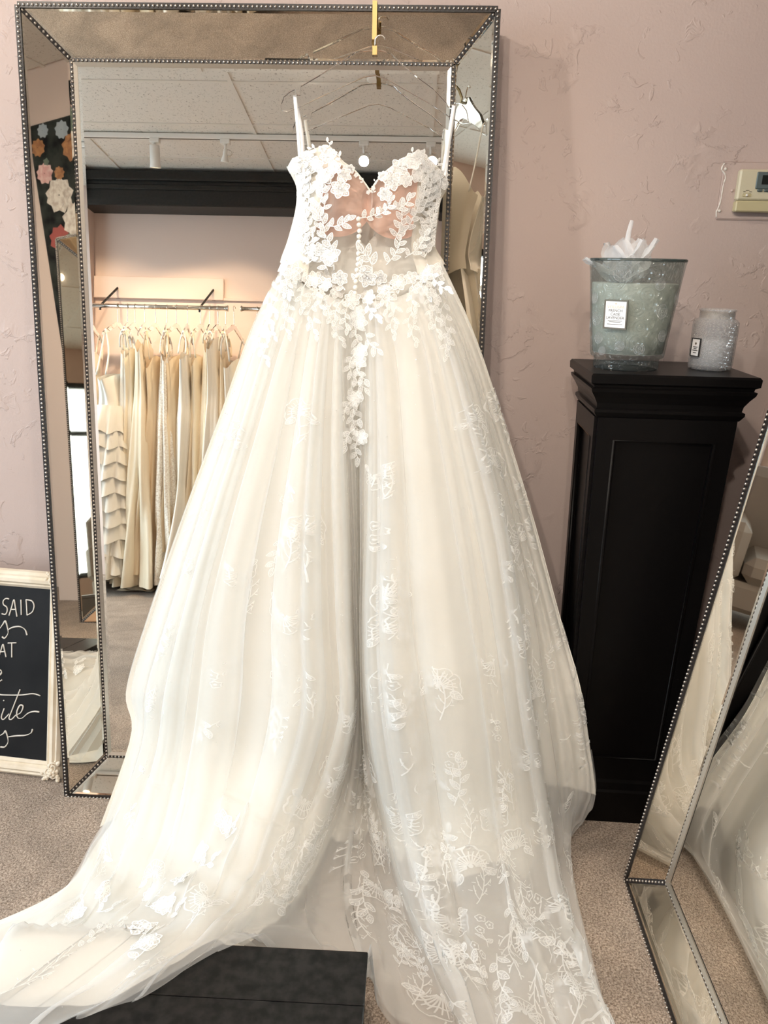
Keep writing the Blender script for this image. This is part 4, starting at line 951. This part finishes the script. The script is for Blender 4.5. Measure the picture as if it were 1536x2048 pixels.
# ------------------------------------------------------------------ track lights
def track(x0,x1,y,label):
    t=thing('light_track',label,'light track',((x0+x1)/2,y,ZC-.004),(0,0,0),'ceiling light tracks'); h=(x1-x0)/2
    MB().bbox(-h,h,-.018,.018,-.030,0,b=.003).build('rail_profile',M['white_plastic'],t); MB().box(-h+.01,h-.01,-.006,.006,-.0306,-.029).build('slot',M['pewter'],t)
    return t
track(-2.6,1.2,-2.62,'white ceiling light track crossing the mirror view above the gown rail')
track(-1.7,1.2,-.85,'white ceiling light track nearest the pink mirror wall')
LAMP=pbr('lamp_face',(1,.9,.75),.3,emit=(1.0,.80,.55),estr=40.0)
def spot(x,y,target,label,watts,color=(1,.80,.58),size=R(95),style='can'):
    t=thing('track_spotlight',label,'spotlight',(x,y,ZC-.034),(0,0,0),'track spotlights')
    d=Vector(target)-Vector((x,y,ZC-.13)); d.normalize(); q=d.to_track_quat('-Z','Y').to_matrix().to_4x4()
    MB().bbox(-.03,.03,-.02,.02,-.028,0,b=.003).build('adapter',M['white_plastic'],t); MB().tube([(0,0,-.028),(0,0,-.07)],.008,10).build('stem',M['white_plastic'],t,True)
    h=MB()
    if style=='can': h.lathe([(.018,.055),(.030,.05),(.032,-.06),(.035,-.075),(.035,-.08),(.030,-.08),(.028,-.06),(.01,-.058)],24)
    else: h.lathe([(.008,.04),(.012,.03),(.014,0),(.026,-.035),(.027,-.04),(.024,-.04),(.018,-.03),(.005,-.028)],24)
    ho=h.build('lamp_housing',M['white_plastic'],t,True); ho.matrix_local=Matrix.Translation((0,0,-.095))@q
    if style=='mini':
        MB().tube(spline([(0,0,-.06),(.03,0,-.065),(.045,0,-.085),(.03,0,-.10),(.008,0,-.10)],12),.003,6).build('swivel_bracket',M['chrome'],t,True)
    rr,zz=(.024,-.0625) if style=='can' else (.011,-.032)
    lf=MB().lathe([(rr,zz),(rr,zz+.002)],20).build('bulb_face',LAMP,t); lf.matrix_local=Matrix.Translation((0,0,-.095))@q
    L=bpy.data.lights.new('spot_beam','SPOT'); L.energy=watts; L.color=color; L.spot_size=size; L.spot_blend=.6; L.shadow_soft_size=.03
    lo=bpy.data.objects.new('spot_beam',L); COL.objects.link(lo); lo.parent=t; lo.matrix_local=Matrix.Translation((0,0,-.095))@q@Matrix.Translation((0,0,-.085))
    return t
S=SPOT_W
spot(-1.28,-2.62,(-1.35,-3.25,.7),'white cylinder spotlight on the mirrored track, above the beaded gown',S*.8)
spot(-2.05,-2.62,(-1.8,-3.2,1.2),'cylinder spotlight at the far left of the mirrored track',S*.6)
spot(-.83,-2.62,(-1.05,-3.2,1.1),'small halogen spotlight with wire bracket left of the gown straps',S*.75,style='mini')
spot(-.32,-2.62,(.25,.2,1.2),'small spotlight glowing just above the left bust of the gown',S*.95,(1,.90,.78),style='mini')
spot(.05,-2.62,(.3,.1,.9),'small spotlight with wire bracket in the middle of the neckline',S*.85,(1,.90,.78),style='mini')
spot(.47,-2.62,(.9,.2,1.0),'small spotlight right of the neckline, by the mirror edge',S*.5,(1,.90,.78),style='mini')
spot(-1.15,-.85,(.45,.3,1.3),'cylinder spotlight over the left side of the gown',S*.65,(1,.89,.76),size=R(110))
spot(.15,-.85,(.2,-.2,.0),'cylinder spotlight right above the gown',S*.45,(1,.89,.76),size=R(100))
t=thing('recessed_downlight','small recessed ceiling downlight reflected between the hanger arms','downlight',(.15,-1.91,ZC))
MB().lathe([(.030,-.006),(.042,-.006),(.044,-.002),(.044,.0),(.030,.0)],28).build('trim_ring',M['white_plastic'],t,True); MB().lathe([(.012,-.004),(.012,.0)],20).build('bulb_face',LAMP,t)
L=bpy.data.lights.new('bulb_glow','SPOT'); L.energy=S*.25; L.color=(1,.9,.78); L.spot_size=R(120); L.shadow_soft_size=.03; lo=bpy.data.objects.new('bulb_glow',L); COL.objects.link(lo); lo.parent=t; lo.location=(0,0,-.02)

# ------------------------------------------------------------------ floral mural on the right wall
mu=thing('floral_mural','dark floral wallpaper mural reflected in the mirror frame','mural',(XR-.002,-.65,0))
MB().box(-.006,0,-.95,1.0,.0,2.74).build('mural_sheet',pbr('mural_ground',(.012,.012,.013),.9,spec=.1,mix=((.04,.045,.04),12)),mu)
FC=[pbr('mural_white',(.72,.66,.58),.6,mix=((.5,.42,.36),40)),pbr('mural_pink',(.62,.32,.30),.6,mix=((.75,.5,.45),40)),pbr('mural_red',(.32,.05,.04),.6),pbr('mural_orange',(.45,.20,.07),.6,mix=((.3,.12,.04),40)),pbr('mural_leaf',(.12,.16,.12),.6),pbr('mural_blue',(.35,.40,.44),.6)]
r=random.Random(5); spots=[(-.80,2.35,.10,0),(-.70,2.20,.11,0),(-.84,2.12,.08,2),(-.62,2.05,.09,0),(-.88,2.48,.06,1),(-.66,2.58,.08,3),(-.90,2.62,.05,3),(-.72,2.68,.05,5),(-.85,2.70,.04,5),(-.6,2.38,.07,3)]
for k in range(46): spots.append((r.uniform(-.55,.9),r.uniform(.4,2.65),r.uniform(.05,.11),r.choice((0,0,1,2,3,4,5))))
for k in range(20): spots.append((r.uniform(-.93,-.5),r.uniform(1.2,2.7),r.uniform(.02,.04),r.choice((4,4,5,3))))
for (y,z,rad,ci) in spots:
    mb=MB(); n=9 if ci!=4 else 5
    for ring in range(3):
        for k in range(n):
            A=2*math.pi*k/n+ring*.5+r.uniform(-.1,.1); rr=rad*(1-.3*ring); w=rr*.5; xo=-.0062-.0018*ring-.00013*k
            mb.add([(xo,y+rr*.1*math.cos(A),z+rr*.1*math.sin(A))]+[(xo,y+rr*(.1+.9*s)*math.cos(A)-q*w*math.sin(math.pi*s**.7)*math.sin(A),z+rr*(.1+.9*s)*math.sin(A)+q*w*math.sin(math.pi*s**.7)*math.cos(A)) for s,q in ((.3,1),(.6,1),(.85,1),(1,0),(.85,-1),(.6,-1),(.3,-1))],[tuple(range(8))])
    o=mb.build('printed_flower',FC[ci],mu)

# ------------------------------------------------------------------ grey armchair by the window (reflected in the right mirror's frame)
a=thing('armchair','grey upholstered armchair by the shop window, reflected in the right mirror frame','armchair',(-2.25,-.12,0),(0,0,R(80)))
MB().bbox(-.36,.36,-.34,.34,.12,.30,b=.03).build('base',M['grey_fabric'],a); MB().bbox(-.25,.25,-.36,.22,.30,.46,b=.05).build('seat_cushion',M['grey_fabric'],a,False)
MB().bbox(-.37,.37,.20,.38,.30,.95,b=.06).build('backrest',M['grey_fabric'],a)
for s in (-1,1): MB().bbox(min(s*.26,s*.40),max(s*.26,s*.40),-.36,.30,.28,.64,b=.05).build('arm',M['grey_fabric'],a)
for sx in (-1,1):
    for sy in (-1,1): MB().lathe([(.015,0),(.022,.12)],10,(sx*.30,sy*.28,0)).build('leg',M['black'],a)
